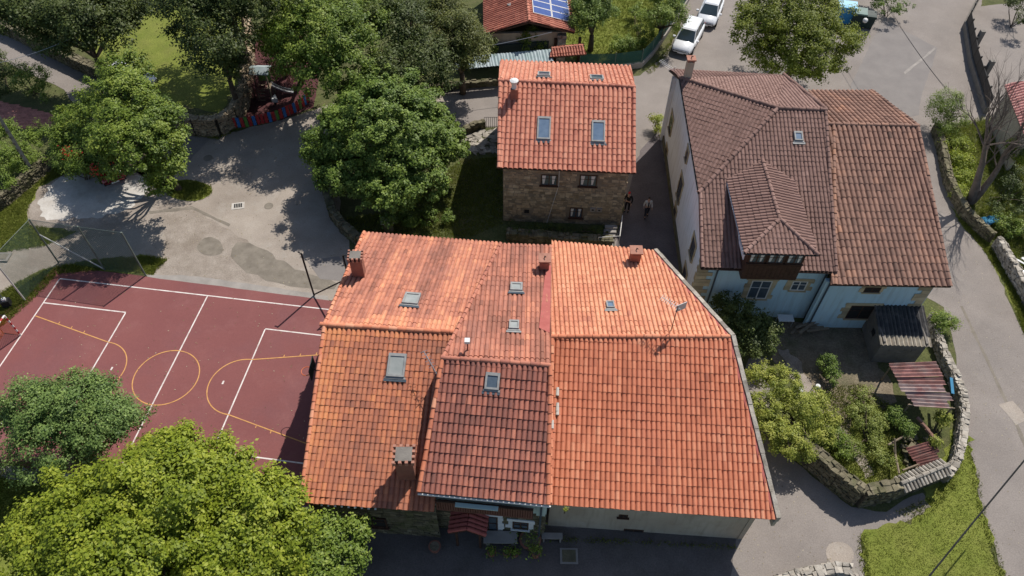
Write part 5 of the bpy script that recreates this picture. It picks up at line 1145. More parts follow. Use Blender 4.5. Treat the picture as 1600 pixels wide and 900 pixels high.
for dx in (-.5, .5):
    for dy in (-.45, .45): MB().tube([c + [dx, dy, 0], c + [dx * .95, dy * .95, 2.3]], .06, 6).build('post', M_wood2, tw_)
MB().box(c + [0, 0, 1.0], 1.15, 1.05, .08).build('platform', M_wood2, tw_); MB().obox(c + [-.5, .42, 1.1], (1, 0, 0), (0, .05, 0), (0, 0, .6)).build('panel', M_sgreen, tw_)
k = MB(); k.obox(c + [-.75, -.6, 2.3], (1.5, 0, 0), (0, .6, .28), (0, 0, .05)); k.obox(c + [-.75, .01, 2.58], (1.5, 0, 0), (0, .6, -.28), (0, 0, .05)); k.build('roof', M_corrg, tw_)
k = MB(); s0 = c + np.array([.55, 0, 1.05]); s1 = G(459, 144, .12); dd = s1 - s0; sd = nrm(np.cross(dd, (0, 0, 1))); pts = [s0 + dd * f + [0, 0, -.12 * math.sin(f * math.pi)] for f in np.linspace(0, 1, 7)]
for a, b in zip(pts, pts[1:]):
    k.add([a - sd * .22, a + sd * .22, b + sd * .22, b - sd * .22], [(0, 1, 2, 3), (3, 2, 1, 0)])
    for s in (-.22, .22): k.obox(a + sd * s, b - a, sd * .03, (0, 0, .14))
k.build('slide', M_galv, tw_)
for i in range(4): MB().tube([c + [-.5, -.5 - i * .12, .9 - i * .22], c + [.1, -.5 - i * .12, .9 - i * .22]], .035, 5).build('rung', M_wood2, tw_)
sr = thing('spring_rider', 'small pale spring rider on the playground ground', 'playground', G(431, 164)); c = G(431, 164); MB().tube([c, c + [0, 0, .3]], .07, 8).build('spring', M_metal, sr)
k = MB(); k.prism([c + [-.05, -.28, .75], c + [.25, .0, .6], c + [.05, .3, .8], c + [-.25, .02, .6]], .35); k.build('seat', M_gutter, sr)
# green shade net fence NE
gf = thing('net_fence', 'dark green netting fence on a low concrete wall along the bend by the white cars', 'fence', G(1003, 106))
pts = [G(x, y) for x, y in ((905, 113), (960, 112), (1003, 106), (1020, 88), (1040, 60), (1060, 30), (1085, -12))]
for a, b in zip(pts, pts[1:]):
    d = nrm(b - a); nn = np.array([-d[1], d[0], 0]); MB().obox(a, b - a, nn * .25, (0, 0, .45)).build('base_wall', M_conc2, gf); fence_mesh(a + nn * .12, b + nn * .12, .45, 1.6, gf, M_shade, 'netting')
    n_ = max(1, int(np.linalg.norm(b - a) / 2))
    for i in range(n_): MB().tube([a + (b - a) * i / n_ + nn * .12 + [0, 0, .4], a + (b - a) * i / n_ + nn * .12 + [0, 0, 1.7]], .03, 5).build('post', M_postg, gf)
# metal gates / handrail
gt2 = thing('metal_gate', 'small dark metal railing gate beside the stone house', 'gate', G(768, 199)); a = G(757, 199); b = G(779, 199)
for i in range(8): MB().tube([a + (b - a) * i / 7, a + (b - a) * i / 7 + [0, 0, .95]], .015, 4).build('bar', M_metal, gt2)
for z in (.1, .93): MB().tube([a + [0, 0, z], b + [0, 0, z]], .02, 4).build('rail', M_metal, gt2)
hr = thing('handrail', 'white metal handrail at the corner of the stone house', 'railing', G(966, 380)); a = G(933, 386); b = G(966, 384); c = G(970, 352)
MB().tube([a + [0, 0, .9], b + [0, 0, .9], c + [0, 0, .9]], .03, 5).build('rail', M_gutter, hr)
for q in (a, (a + b) / 2, b, (b + c) / 2, c): MB().tube([q, q + [0, 0, .9]], .02, 4).build('post', M_gutter, hr)
for i in range(5): MB().box(G(948, 378) + [.0 + i * .07, -.3 + i * .28, 0], .8, .28, .12 + .12 * i).build('step', M_conc2, hr)

# ================================================================== flagstones, covers, drains, odds and ends
cp_ = thing('crazy_paving', 'patch of pale irregular flagstones between the fig tree and the stone house', 'paving', G(748, 222))
for p in scatter([(722, 212), (757, 203), (779, 204), (779, 238), (750, 243), (720, 232)], 60, Z4):
    MB().box((p[0], p[1], Z4), rng.uniform(.3, .6), rng.uniform(.25, .5), rng.uniform(.04, .07), rng.uniform(0, 3), 0, float(rng.random()), .04).build('flagstone', M_stoneg, cp_)
def disc(name, label, x, y, r, m, z, cat='cover', rim=None):
    c = G(x, y); t = thing(name, label, cat, c); k = MB(); k.tube([c + [0, 0, z - .03], c + [0, 0, z + .012]], r, 20); k.build('lid', m, t)
    if rim: MB().tube([c + [0, 0, z - .03], c + [0, 0, z + .008]], r + .05, 20).build('rim', rim, t)
disc('manhole_cover', 'round manhole cover in the plaza nearest the fig tree shadow', 420, 322, .30, M_stain, Z3)
disc('manhole_cover', 'round manhole cover in the plaza nearest the curved park wall', 325, 247, .32, M_stain, Z3)
dr = thing('drain_grate', 'square drain grate in a pale concrete frame on the plaza', 'drain', G(372, 322)); c = G(372, 322); MB().box(c + [0, 0, Z3 - .03], .85, .62, .05, .2).build('frame', M_conc, dr)
for i in range(5): MB().box(c + [-.22 + i * .11, -.02 + i * .02, Z3 + .012], .08, .38, .02, .2).build('bar', M_metal, dr)
dr = thing('drain_cover', 'rectangular rusty drain cover with a pale rim in the shaded yard', 'drain', G(889, 869)); c = G(889, 869); MB().box(c + [0, 0, Z2 - .02], .85, .75, .05).build('frame', M_conc2, dr); MB().box(c + [0, 0, Z2 + .03], .65, .58, .02).build('lid', M_mossy, dr)
dr = thing('utility_cover', 'square concrete cover beside the left path', 'cover', G(5, 403)); c = G(5, 403); MB().box(c + [0, 0, 0], .9, .7, .12).build('frame', M_conc2, dr); MB().box(c + [0, 0, .12], .6, .45, .02).build('lid', M_stain, dr)
pt = thing('water_trough', 'tiny grey concrete slab roof stone on the terrace by the fig tree', 'slab', G(608, 358)); MB().box(G(608, 360) + [0, 0, .9], .85, .6, .12, .2, jit=.03).build('slab', M_conc2, pt); MB().box(G(608, 360), .6, .45, .9, .2).build('block', M_mossy, pt)
def planter(label, x, y, r, h, plant=True):
    c = G(x, y); t = thing('plant_pot', label, 'pot', c, 'pots in the shaded yard'); MB().tube([c, c + [0, 0, h], c + [0, 0, h + .03]], [r * .75, r, r * 1.08], 12).build('pot', M_chim, t); MB().tube([c + [0, 0, h + .03], c + [0, 0, h + .04]], r * .85, 10).build('soil', M_soil, t)
    if plant:
        P = c + rng.normal(0, r * .7, (130, 3)) + [0, 0, h + r * .8]; me = leafmesh(P - c, rng.normal(size=P.shape) + [0, 0, 1], .12, rng.random(130), M_lM, 'foliage'); link('foliage', me, t)
planter('round pot in the middle of the shaded yard', 680, 858, .28, .35, False)
planter('large round planter below the downpipe in the shaded yard', 828, 848, .5, .4, True)
planter('small pot with green leaves along the shaded yard edge', 768, 866, .2, .3); planter('small pot second along the shaded yard edge', 792, 867, .18, .28); planter('small pot third along the shaded yard edge', 805, 867, .18, .28)
planter('pot with stand right of the large round planter', 837, 868, .22, .5)
bc = thing('garden_bench', 'pale bench against the cream wall in the shaded yard', 'bench', G(860, 842)); c = G(862, 843); MB().box(c + [0, 0, .42], 1.0, .3, .06).build('seat', M_conc2, bc)
for dx in (-.4, .4): MB().box(c + [dx, 0, 0], .08, .28, .42).build('leg', M_conc2, bc)
tb = thing('stone_table', 'grey stone slab by the front wall window in the shaded yard', 'table', G(785, 850)); c = G(782, 846); MB().box(c + [0, 0, .5], 1.6, .6, .08).build('top', M_conc2, tb); 
for dx in (-.6, .6): MB().box(c + [dx, 0, 0], .2, .4, .5).build('leg', M_conc2, tb)
# scrap and litter
for i, (x, y) in enumerate(((1250, 611), (1277, 605))):
    c = G(x, y, 1.9 if i == 0 else .4); o = MB().tube([c, c + [0, 0, .16]], [.16, .13], 10).build('white_bucket', M_litter, None); tag(o, ['white bucket among the lemon tree leaves', 'white bucket at the edge of the lemon tree'][i], 'bucket')
ch_ = thing('plant_support', 'thin rusty metal frame standing in the garden beside the lemon tree', 'frame', G(1292, 598))
for (p, q2) in (((1281, 585, .6), (1290, 598, .5)), ((1290, 598, .5), (1303, 594, .5)), ((1290, 598, .5), (1291, 606, 0)), ((1303, 594, .5), (1304, 603, 0)), ((1281, 585, .9), (1281, 592, 0))): MB().tube([G(*p), G(*q2)], .03, 4).build('bar', M_wood2, ch_)
bp_ = thing('plank_pile', 'pile of old boards and stones against the blue wall', 'planks', G(1250, 520))
for i in range(9): 
    c = G(1240 + rng.uniform(-8, 26), 516 + rng.uniform(-6, 8), .05 + .05 * i); d = np.array([math.cos(.4 + rng.normal(0, .3)), math.sin(.4 + rng.normal(0, .3)), .05]); MB().obox(c, d * rng.uniform(.8, 1.8), np.array([-d[1], d[0], 0]) * .16, (0, 0, .04)).build('plank', M_wood2, bp_)
c = G(1223, 507); ta = thing('white_table', 'small white table by the foot of the blue wall', 'table', c); MB().box(c + [0, 0, .6], .9, .5, .05).build('top', M_litter, ta)
for dx in (-.4, .4):
    for dy in (-.2, .2): MB().box(c + [dx, dy, 0], .04, .04, .6).build('leg', M_galv, ta)
tp_ = MB(); c = G(1528, 345)
gx_, gy_ = 9, 6
vs = [c + np.array([i * .16, -j * .14 + .04 * i, .25 + rng.normal(0, .07)]) for j in range(gy_) for i in range(gx_)]; tp_.add(vs + [v - [0, 0, .02] for v in vs], [(j * gx_ + i, (j + 1) * gx_ + i, (j + 1) * gx_ + i + 1, j * gx_ + i + 1) for j in range(gy_ - 1) for i in range(gx_ - 1)]); o = tp_.build('tarpaulin', M_tarp, None); tag(o, 'crumpled blue tarpaulin below the bare tree', 'tarpaulin')
sc_ = thing('scrap_pile', 'pile of pale boards and scrap behind the retaining wall at the right edge', 'scrap', G(1590, 400))
for i in range(14): 
    c = G(rng.uniform(1582, 1615), rng.uniform(385, 430), .1 + .04 * i); a = rng.uniform(-1.2, -.4); d = np.array([math.cos(a), math.sin(a), .05]); MB().obox(c, d * rng.uniform(.6, 1.6), np.array([-d[1], d[0], 0]) * rng.uniform(.1, .3), (0, 0, .04)).build('board', [M_litter, M_wood2, M_galv][i % 3], sc_)

# containers
def container(label, x, y, body, lid, w=1.35, d=1.0, h=1.2, rz=-.25, opened=False, cat='container'):
    c = G(x, y); t = thing('recycling_container' if not opened else 'waste_container', label, cat, c, None); a = np.array([math.cos(rz), math.sin(rz), 0]); b = np.array([-a[1], a[0], 0]); k = MB()
    lo = [c + a * sx * w * .42 + b * sy * d * .42 + [0, 0, .12] for sx, sy in ((-1, -1), (1, -1), (1, 1), (-1, 1))]; hi = [c + a * sx * w * .5 + b * sy * d * .5 + [0, 0, h] for sx, sy in ((-1, -1), (1, -1), (1, 1), (-1, 1))]
    k.add(lo + hi, [(3, 2, 1, 0), (0, 1, 5, 4), (1, 2, 6, 5), (2, 3, 7, 6), (3, 0, 4, 7)] + ([(4, 5, 6, 7)])); k.build('body', body, t)
    MB().obox(c - a * w * .53 - b * d * .5 + [0, 0, h], a * w * 1.06, b * d * .35, (0, 0, .12)).build('lid', lid, t); k = MB(); k.obox(c - a * w * .53 - b * d * .14 + [0, 0, h + .01], a * w * 1.06, b * d * .66 + np.array([0, 0, .12]), (0, 0, .08)); k.build('lid_back', lid, t)
    for sx in (-1, 1):
        for sy in (-1, 1): q = c + a * sx * w * .38 + b * sy * d * .36; MB().tube([q - a * .04 + [0, 0, .09], q + a * .04 + [0, 0, .09]], .09, 8).build('wheel', M_black, t)
        MB().tube([c + a * sx * w * .54 - b * .1 + [0, 0, h * .8], c + a * sx * w * .54 + b * .1 + [0, 0, h * .8]], .03, 5).build('handle', M_metal, t)
container('blue recycling container beside the two dark green bins under the tree', 1315, 34, M_blue, M_bluelid, 1.5, 1.1, 1.5)
container('dark green bin with a pale lid next to the blue container', 1336, 40, M_bind, M_binl, 1.1, .95, 1.25)
container('rightmost dark green bin holding a white bag', 1352, 42, M_bind, M_bind, 1.0, .9, 1.1, opened=True)
o = MB().tube([G(1352, 32, 1.1), G(1352, 32, 1.22), G(1352, 32, 1.3)], [.22, .2, .05], 8).build('rubbish_bag', M_litter, None, smooth=True); tag(o, 'white bag lying on the rightmost dark green bin', 'bag')

# ================================================================== cars
def car(name, label, paint, loc, rz, cat='car', L=4.35, Wd=1.8, H=1.5, group=None, rails=False):
    """x forward"""
    t = thing(name, label, cat, loc, group, rz)
    ORG[t.name] = (0, 0, 0)
    hw = Wd / 2; xs = [-L / 2, -L / 2 + .08, -L / 2 + .45, -1.0, 0, 1.0, L / 2 - 1.0, L / 2 - .35, L / 2 - .08, L / 2]
    top = [.80, .95, 1.0, .98, .96, .95, .93, .80, .68, .60]; wid = [.80, .9, .97, 1, 1, 1, .99, .93, .84, .74]; lo = [.42, .32, .26, .22, .22, .22, .22, .24, .30, .36]
    V = []; F = []; n = 8
    for x, tz, wf, lz in zip(xs, top, wid, lo):
        w_ = hw * wf; V += [(x, -w_ * .9, lz), (x, -w_, lz + .18), (x, -w_ * .99, tz - .16), (x, -w_ * .86, tz - .02), (x, w_ * .86, tz - .02), (x, w_ * .99, tz - .16), (x, w_, lz + .18), (x, w_ * .9, lz)]
    for i in range(len(xs) - 1):
        for k in range(n): F.append((i * n + k, i * n + (k + 1) % n, (i + 1) * n + (k + 1) % n, (i + 1) * n + k))
    F.append(tuple(range(n))[::-1]); F.append(tuple((len(xs) - 1) * n + k for k in range(n)))
    b = MB().add(V, F); b = b.build('body', paint, t, smooth=True, local=True)
    # glasshouse
    gx = [-L / 2 + .12, -L / 2 + .55, .45, 1.22]; z0 = .93; zt = H
    ring0 = [(-L / 2 + .18, hw * .84), (1.25, hw * .84)]; ring1 = [(-L / 2 + .62, hw * .66), (.52, hw * .66)]
    (xr, w0_), (xf, w1_) = ring0; (xr2, wt), (xf2, wt2) = ring1
    G_ = MB(); G_.add([(xr, -w0_, z0), (xf, -w0_, z0), (xf, w0_, z0), (xr, w0_, z0), (xr2, -wt, zt - .04), (xf2, -wt2, zt - .04), (xf2, wt2, zt - .04), (xr2, wt, zt - .04)], [(0, 1, 5, 4), (2, 3, 7, 6)]); G_.build('side_windows', M_carglass, t, local=True)
    MB().add([(xf + .01, -w0_, z0), (xf + .01, w0_, z0), (xf2 + .01, wt2, zt - .04), (xf2 + .01, -wt2, zt - .04)], [(0, 1, 2, 3)]).build('windscreen', M_carglass, t, local=True)
    MB().add([(xr - .01, w0_, z0), (xr - .01, -w0_, z0), (xr2 - .01, -wt, zt - .04), (xr2 - .01, wt, zt - .04)], [(0, 1, 2, 3)]).build('rear_window', M_carglass, t, local=True)
    r = MB(); cx = (xr2 + xf2) / 2; r.add([(xr2 - .05, -wt - .02, zt - .05), (xf2 + .05, -wt - .02, zt - .05), (xf2 + .05, wt + .02, zt - .05), (xr2 - .05, wt + .02, zt - .05), (xr2 + .1, -wt * .8, zt + .02), (xf2 - .1, -wt * .8, zt + .03), (xf2 - .1, wt * .8, zt + .03), (xr2 + .1, wt * .8, zt + .02)], [(4, 5, 6, 7), (0, 1, 5, 4), (1, 2, 6, 5), (2, 3, 7, 6), (3, 0, 4, 7)]); r.build('roof', paint, t, local=True)
    for s in (-1, 1):
        pl = MB()
        for (p, q2) in (((xf, w0_), (xf2, wt)), ((xr, w0_), (xr2, wt)), ((0.0, w0_), (-.05, wt)), ((-1.1, w0_), (-1.05, wt))): pl.tube([(p[0], s * p[1] * 1.005, z0 - .02), (q2[0], s * q2[1] * 1.005, zt - .04)], .035, 5)
        pl.build('pillars', paint, t, local=True)
        MB().box((1.05, s * (hw + .1), .92), .12, .2, .14, .1).build('mirror', paint, t, local=True)
        MB().add([(L / 2 - .5, s * hw * .95, .70), (L / 2 - .10, s * hw * .78, .62), (L / 2 - .09, s * hw * .48, .64), (L / 2 - .32, s * hw * .55, .78)], [(0, 1, 2, 3) if s < 0 else (3, 2, 1, 0)]).build('headlight', M_lamp, t, local=True)
        MB().box((-L / 2 + .04, s * hw * .74, .68), .1, .22, .22).build('tail_light', M_sred, t, local=True)
        if rails: MB().tube([(xr2, s * wt * .95, zt + .0), (xr2 + .1, s * wt * .95, zt + .07), (xf2 - .1, s * wt * .95, zt + .07), (xf2, s * wt * .95, zt)], .02, 5).build('roof_rail', M_galv, t, local=True)
        for x in (-L / 2 + .82, L / 2 - .85):
            wh = MB().tube([(x, s * (hw - .2), .32), (x, s * (hw + .01), .32)], .33, 18).build('wheel', M_black, t, local=True); MB().tube([(x, s * (hw - .02), .32), (x, s * (hw + .02), .32)], .2, 12).build('rim', M_galv, wh, local=True)
    MB().box((L / 2 - .03, 0, .42), .05, 1.0, .18).build('grille', M_black, t, local=True); MB().box((L / 2, 0, .30), .04, .5, .11).build('number_plate', M_litter, t, local=True)
    MB().box((L / 2 - .06, 0, .26), .1, 1.45, .12).build('bumper_trim', M_black, t, local=True)
    return t
def car_at(name, label, paint, front, rear, **k):
    a, b = G(*front, .6), G(*rear, .6); c = (a + b) / 2; c[2] = Z3; d = a - b; return car(name, label, paint, c, math.atan2(d[1], d[0]), **k)
car_at('parked_car', 'white estate car with roof rails parked nearest along the netting fence', M_carw, (1062, 82), (1089, 34), rails=True, L=4.5, H=1.6, group='white cars parked along the netting fence')
car_at('parked_car', 'white hatchback parked behind the white estate car at the top edge', M_carw, (1101, 39), (1119, -5), L=4.2, H=1.5, group='white cars parked along the netting fence')
car_at('parked_car', 'dark red car mostly hidden under the left plaza tree', M_carr, (176, 275), (158, 232), L=4.2, H=1.45)
car_at('parked_car', 'white car mostly hidden behind the left plaza tree crown', M_carw, (216, 124), (190, 117), L=4.0, H=1.5)

# ================================================================== people
def person(label, loc, rz, cloth, legs, head_m, lean=0, arms='down', stride=.15, H=1.72, cap=False):
    t = thing('person', label, 'person', loc, None, rz); s = H / 1.75
    def skin(name, V, E, Rr, m, parent):
        me = bpy.data.meshes.new(name); me.from_pydata([tuple(np.array(v) * s) for v in V], E, []); me.materials.append(m); o = link(name, me, parent)
        o.modifiers.new('skin', 'SKIN'); sv = me.skin_vertices[0].data
        for i, r in enumerate(Rr): sv[i].radius = (r[0] * s, r[1] * s) if isinstance(r, tuple) else (r * s, r * s)
        sv[0].use_root = True; su = o.modifiers.new('sub', 'SUBSURF'); su.levels = 1; su.render_levels = 1
        for p in me.polygons: p.use_smooth = True
        return o
    V = [(0, 0, .95), (0, .01, 1.15), (0, .0, 1.38), (0, .0, 1.50), (0, -.01, 1.58), (0, -.02, 1.68), (0, -.09, 1.64)]; E = [(0, 1), (1, 2), (2, 3), (3, 4), (4, 5), (5, 6)]; Rr = [(.15, .11), (.13, .10), (.15, .10), .055, (.075, .085), (.07, .085), .02]
    TV, TE, TR = [(0, 0, .93), (0, .01, 1.15), (0, 0, 1.40), (0, 0, 1.46)], [(0, 1), (1, 2), (2, 3)], [(.165, .125), (.15, .12), (.17, .12), .08]
    LV, LE, LR = [(0, 0, .98), (0, 0, .90)], [(0, 1)], [(.16, .12), (.155, .12)]
    for sd in (-1, 1):
        sh_ = (.19 * sd, 0, 1.42); fwd = -.10 * sd * (1 if arms == 'down' else 0)
        el = (.27 * sd, .03, 1.14) if arms == 'down' else (.27 * sd, .0, 1.15); wr = (.27 * sd, -.07 + fwd, .90) if arms == 'down' else (.12 * sd, -.22, 1.08)
        k = len(V); V += [sh_, el, wr]; E += [(2, k), (k, k + 1), (k + 1, k + 2)]; Rr += [.058, .043, .03]
        pm_ = np.array(wr) + np.array([0, -.03, -.08]) if arms == 'down' else np.array(wr) + np.array([-.05 * sd, -.05, 0]); V.append(tuple(pm_)); E.append((k + 2, k + 3)); Rr.append((.035, .02))
        for fi in range(5):
            dv = np.array([0, (-.03 + fi * .02), -.075 + abs(fi - 1.5) * .01]) if arms == 'down' else np.array([-.06 * sd, -.02, -.03 + fi * .02]); 
            if fi == 4: dv = dv * .6 + np.array([0, -.03, 0])
            V.append(tuple(pm_ + dv * .5)); V.append(tuple(pm_ + dv)); E += [(k + 3, len(V) - 2), (len(V) - 2, len(V) - 1)]; Rr += [.009, .008]
        kk = len(TV); TV += [(.19 * sd, 0, 1.42), el, tuple(np.array(wr) * .85 + np.array(el) * .15)]; TE += [(2, kk), (kk, kk + 1), (kk + 1, kk + 2)]; TR += [.075, .06, .048]
        st = stride * sd; hip = (.10 * sd, 0, .88); kn = (.11 * sd, -.04 + st * .6, .49); an = (.11 * sd, st, .09); to = (.12 * sd, st - .17, .035)
        k = len(V); V += [hip, kn, an, to]; E += [(0, k), (k, k + 1), (k + 1, k + 2), (k + 2, k + 3)]; Rr += [.085, .055, .04, .035]
        kk = len(LV); LV += [hip, kn, (an[0], an[1], .12)]; LE += [(1, kk), (kk, kk + 1), (kk + 1, kk + 2)]; LR += [.105, .075, .06]
        skin('shoe', [(an[0], an[1] + .05, .05), (an[0], an[1] - .06, .055), (to[0], to[1] - .03, .04)], [(0, 1), (1, 2)], [.05, .052, .04], M_black, t)
    skin('body', V, E, Rr, M_skin, t); skin('shirt', TV, TE, TR, cloth, t); skin('trousers', LV, LE, LR, legs, t)
    skin('cap' if cap else 'hair', [(0, .015, 1.66), (0, 0, 1.73), (0, -.04, 1.74)] + ([(0, -.15, 1.70)] if cap else []), [(0, 1), (1, 2)] + ([(2, 3)] if cap else []), [.085, .09, .07] + ([(.07, .012)] if cap else []), head_m, t)
    if cloth is M_clW: skin('dark_shirt_front', [(0, -.115, 1.42), (0, -.125, 1.2), (0, -.115, .98)], [(0, 1), (1, 2)], [(.05, .03), (.05, .025), (.05, .02)], M_clN, t)
    return t
person('person in a pale open jacket and dark trousers walking down the shaded alley', G(1009, 338, Z2), R(5), M_clW, M_clN, M_hair, stride=.14)
person('person in black clothes and a red cap standing by the stone house corner', G(979, 330, Z2), R(-30), M_clB, M_clB, M_clR, stride=.06, cap=True, H=1.75)

# ================================================================== trees and plants
tree('walnut_tree', 'huge yellow green tree filling the bottom left corner in front of the court', 'tree', (230, 930), [(250, 790, 210, 5.5), (150, 830, 200, 5), (340, 745, 120, 5.2), (400, 820, 170, 5), (280, 715, 90, 5), (200, 890, 260, 5), (60, 880, 170, 4.5), (150, 770, 90, 4.5), (350, 880, 200, 4.5), (60, 820, 70, 4), (235, 700, 60, 4.5), (430, 790, 70, 4.5), (85, 755, 40, 4.2)], M_lY, 560, 170, .48, .205, nl=20, trunk_r=.3)
tree('fig_sapling', 'bright green leafy tree at the bottom between the big tree and the shaded yard', 'tree', (520, 905), [(500, 840, 80, 3.2), (460, 870, 100, 3.2), (545, 835, 55, 3.2), (530, 880, 90, 3), (560, 822, 35, 3.4), (480, 900, 110, 3)], M_lM, 130, 110, .38, .17, trunk_r=.12, group=None)
tree('round_dark_tree', 'dense dark green tree standing on the court edge at the left', 'tree', (120, 720), [(115, 635, 120, 3.6), (55, 640, 100, 3.4), (165, 665, 110, 3.4), (90, 680, 150, 3), (190, 650, 60, 3.2), (20, 650, 60, 3.0), (150, 620, 70, 3.6)], M_lB, 260, 130, .42, .15, nl=10)
tree('plaza_tree', 'broad mid green tree with a leaning trunk beside the concrete pad', 'tree', (281, 297), [(190, 160, 115, 6.6), (150, 190, 95, 2.8), (235, 190, 100, 6.6), (120, 225, 80, 1.7), (205, 225, 125, 6), (258, 255, 66, 4.8), (195, 118, 80, 6.6), (110, 190, 60, 1.9), (262, 215, 60, 6), (160, 250, 85, 1.7), (250, 285, 44, 2.6)], M_lM, 330, 130, .45, .2, trunk_r=.2, nl=12)
tree('fig_tree', 'very large round dark green fig tree in the centre beside the stone house', 'tree', (610, 300), [(600, 215, 190, 4.2), (535, 205, 90, 3.6), (665, 215, 110, 3.8), (600, 160, 120, 4.4), (545, 270, 110, 3.2), (650, 275, 110, 3.2), (600, 300, 110, 2.6), (510, 240, 60, 3), (700, 235, 60, 3), (560, 150, 70, 4), (660, 165, 70, 3.8), (690, 190, 50, 3.6)], M_lF, 620, 140, .40, .19, trunk_r=.3, asp=.8, nl=14)
tree('junction_tree', 'large light green tree on the asphalt junction behind the white house', 'tree', (1230, 125), [(1240, 50, 140, 5), (1185, 50, 85, 4.6), (1290, 70, 95, 4.6), (1240, 88, 125, 4), (1235, 12, 130, 5.2), (1292, 28, 85, 4.8), (1195, 85, 70, 3.8), (1325, 65, 45, 4.2), (1262, 112, 60, 3), (1180, 20, 60, 4.6), (1300, 105, 50, 3.4)], M_lY if 0 else lmat('leaves_light', (.08, .11, .010), (.18, .22, .020), (.30, .33, .04), .4), 300, 120, .5, .2, trunk_r=.25)
tree('park_tree', 'dark tree overhanging the village road at the top left corner', 'tree', None, [(50, 20, 110, 6), (120, 30, 110, 6), (175, 50, 80, 5), (90, 60, 90, 4.6), (20, 10, 80, 6), (170, 10, 100, 6), (215, 20, 60, 5.5)], M_lD, 260, 100, .6, .24)
tree('park_tree', 'very dark tree on the park lawn just right of the sunny gap', 'tree', None, [(310, 15, 120, 8.5), (285, 60, 60, 7.5), (345, 60, 100, 8), (350, 5, 100, 8.5), (385, -15, 140, 9.5), (335, -35, 150, 9.8), (262, 5, 60, 8), (325, 90, 80, 6.5), (355, 100, 60, 5)], M_lD, 220, 100, .6, .22)  # crown raised, with blobs added above the frame to darken the lawn
tree('park_tree', 'tall very dark tree added past the top edge to shade the park lawn', 'tree', None, [(350, -42, 130, 7.5), (305, -55, 120, 7.5), (378, -22, 110, 8), (330, -20, 90, 8.5), (400, 20, 60, 8)], M_lD, 160, 100, .6, .24)  # added mostly out of view, to cast shade on the lawn
tree('park_tree', 'tall green tree shading the playground at the top', 'tree', (470, 130), [(500, 55, 150, 7), (450, 25, 110, 7), (555, 50, 110, 6.6), (480, 105, 110, 5.6), (540, 110, 110, 5.4), (420, 70, 60, 5), (590, 20, 80, 6.5), (500, 10, 130, 7)], M_lM, 340, 110, .55, .22, nl=12)
tree('park_tree', 'dark tree behind the thin street pole', 'tree', None, [(625, 40, 110, 6), (655, 90, 100, 5), (610, 110, 90, 4.6), (690, 110, 70, 4), (650, 10, 90, 6)], M_lD, 220, 100, .55, .2)
tree('park_tree', 'olive green tree at the end of the corrugated lean-to', 'tree', None, [(715, 50, 80, 5.4), (735, 85, 60, 4), (700, 20, 70, 6), (745, 70, 50, 4), (700, 90, 60, 4)], lmat('leaves_olive', (.065, .08, .016), (.12, .14, .028), (.21, .22, .05)), 150, 100, .5, .18)
tree('garden_tree', 'dark leafy tree beside the solar panel house at the top', 'tree', None, [(925, 5, 70, 4), (915, 30, 55, 3.4), (945, 20, 45, 3.2)], M_lF, 90, 100, .45, .18)
tree('garden_tree', 'dark tree behind the netting fence beside the parked cars', 'tree', None, [(1040, -5, 60, 3.4), (1050, 25, 45, 2.8), (1025, 30, 50, 2.6)], M_lM, 80, 100, .45, .16)
tree('cypress_shrub', 'small bright green feathery tree at the edge of the playground', 'tree', None, [(445, 62, 48, 3.2), (430, 78, 34, 2.4)], lmat('leaves_bright', (.05, .10, .012), (.09, .16, .02), (.14, .22, .03)), 60, 120, .35, .12)
tree('plum_bush', 'dark plum red leaved bush behind the play tower', 'bush', None, [(420, 106, 50, 1.2), (450, 104, 50, 1.2), (400, 135, 45, .9), (445, 120, 40, .8)], M_lR, 60, 70, .35, .12, trunk_r=.05)
shrub('garden_bush', 'grey green bush in front of the solar panel house', 'bush', [(833, 65, 50, 1.8), (820, 75, 30, 1.2), (850, 75, 30, 1.2)], M_lM, 50, 90, .35, .14)
shrub('garden_bush', 'round bush on the sunny lawn inside the netting fence', 'bush', [(975, 68, 42, 1.0), (965, 78, 30, .8)], M_lM, 40, 90, .35, .14)
shrub('garden_bush', 'small bush between the lean-to and the olive tree', 'bush', [(765, 72, 34, 1.6), (752, 80, 24, 1.2)], M_lY, 30, 80, .3, .14)
shrub('garden_bush', 'low bush along the inside of the netting fence bend', 'bush', [(1010, 50, 36, 1.0), (1000, 62, 24, .8), (995, 20, 36, .8)], M_lM, 30, 80, .3, .14)
shrub('roadside_bush', 'bush by the corner of the white house beside the lane', 'bush', [(1030, 185, 24, .9), (1026, 200, 18, .6)], M_lL, 20, 80, .3, .12)
shrub('dark_laurel', 'dense dark laurel bush between the orange roof and the blue wall', 'bush', [(1155, 500, 80, 2.0), (1180, 535, 58, 1.6), (1130, 478, 45, 2.0), (1195, 515, 40, 1.4), (1145, 535, 60, 1.4)], M_lD, 150, 110, .36, .14)
tree('lemon_tree', 'yellow green lemon tree leaning over the garden wall', 'tree', (1235, 665), [(1222, 600, 60, 2.4), (1192, 635, 50, 2.2), (1250, 640, 60, 2.1), (1235, 690, 58, 1.8), (1188, 582, 42, 2.2), (1275, 625, 40, 1.7), (1282, 680, 40, 1.4), (1205, 668, 54, 1.8), (1300, 655, 30, 1.1), (1255, 712, 36, 1.3)], M_lL, 250, 70, .24, .12, trunk_r=.1)
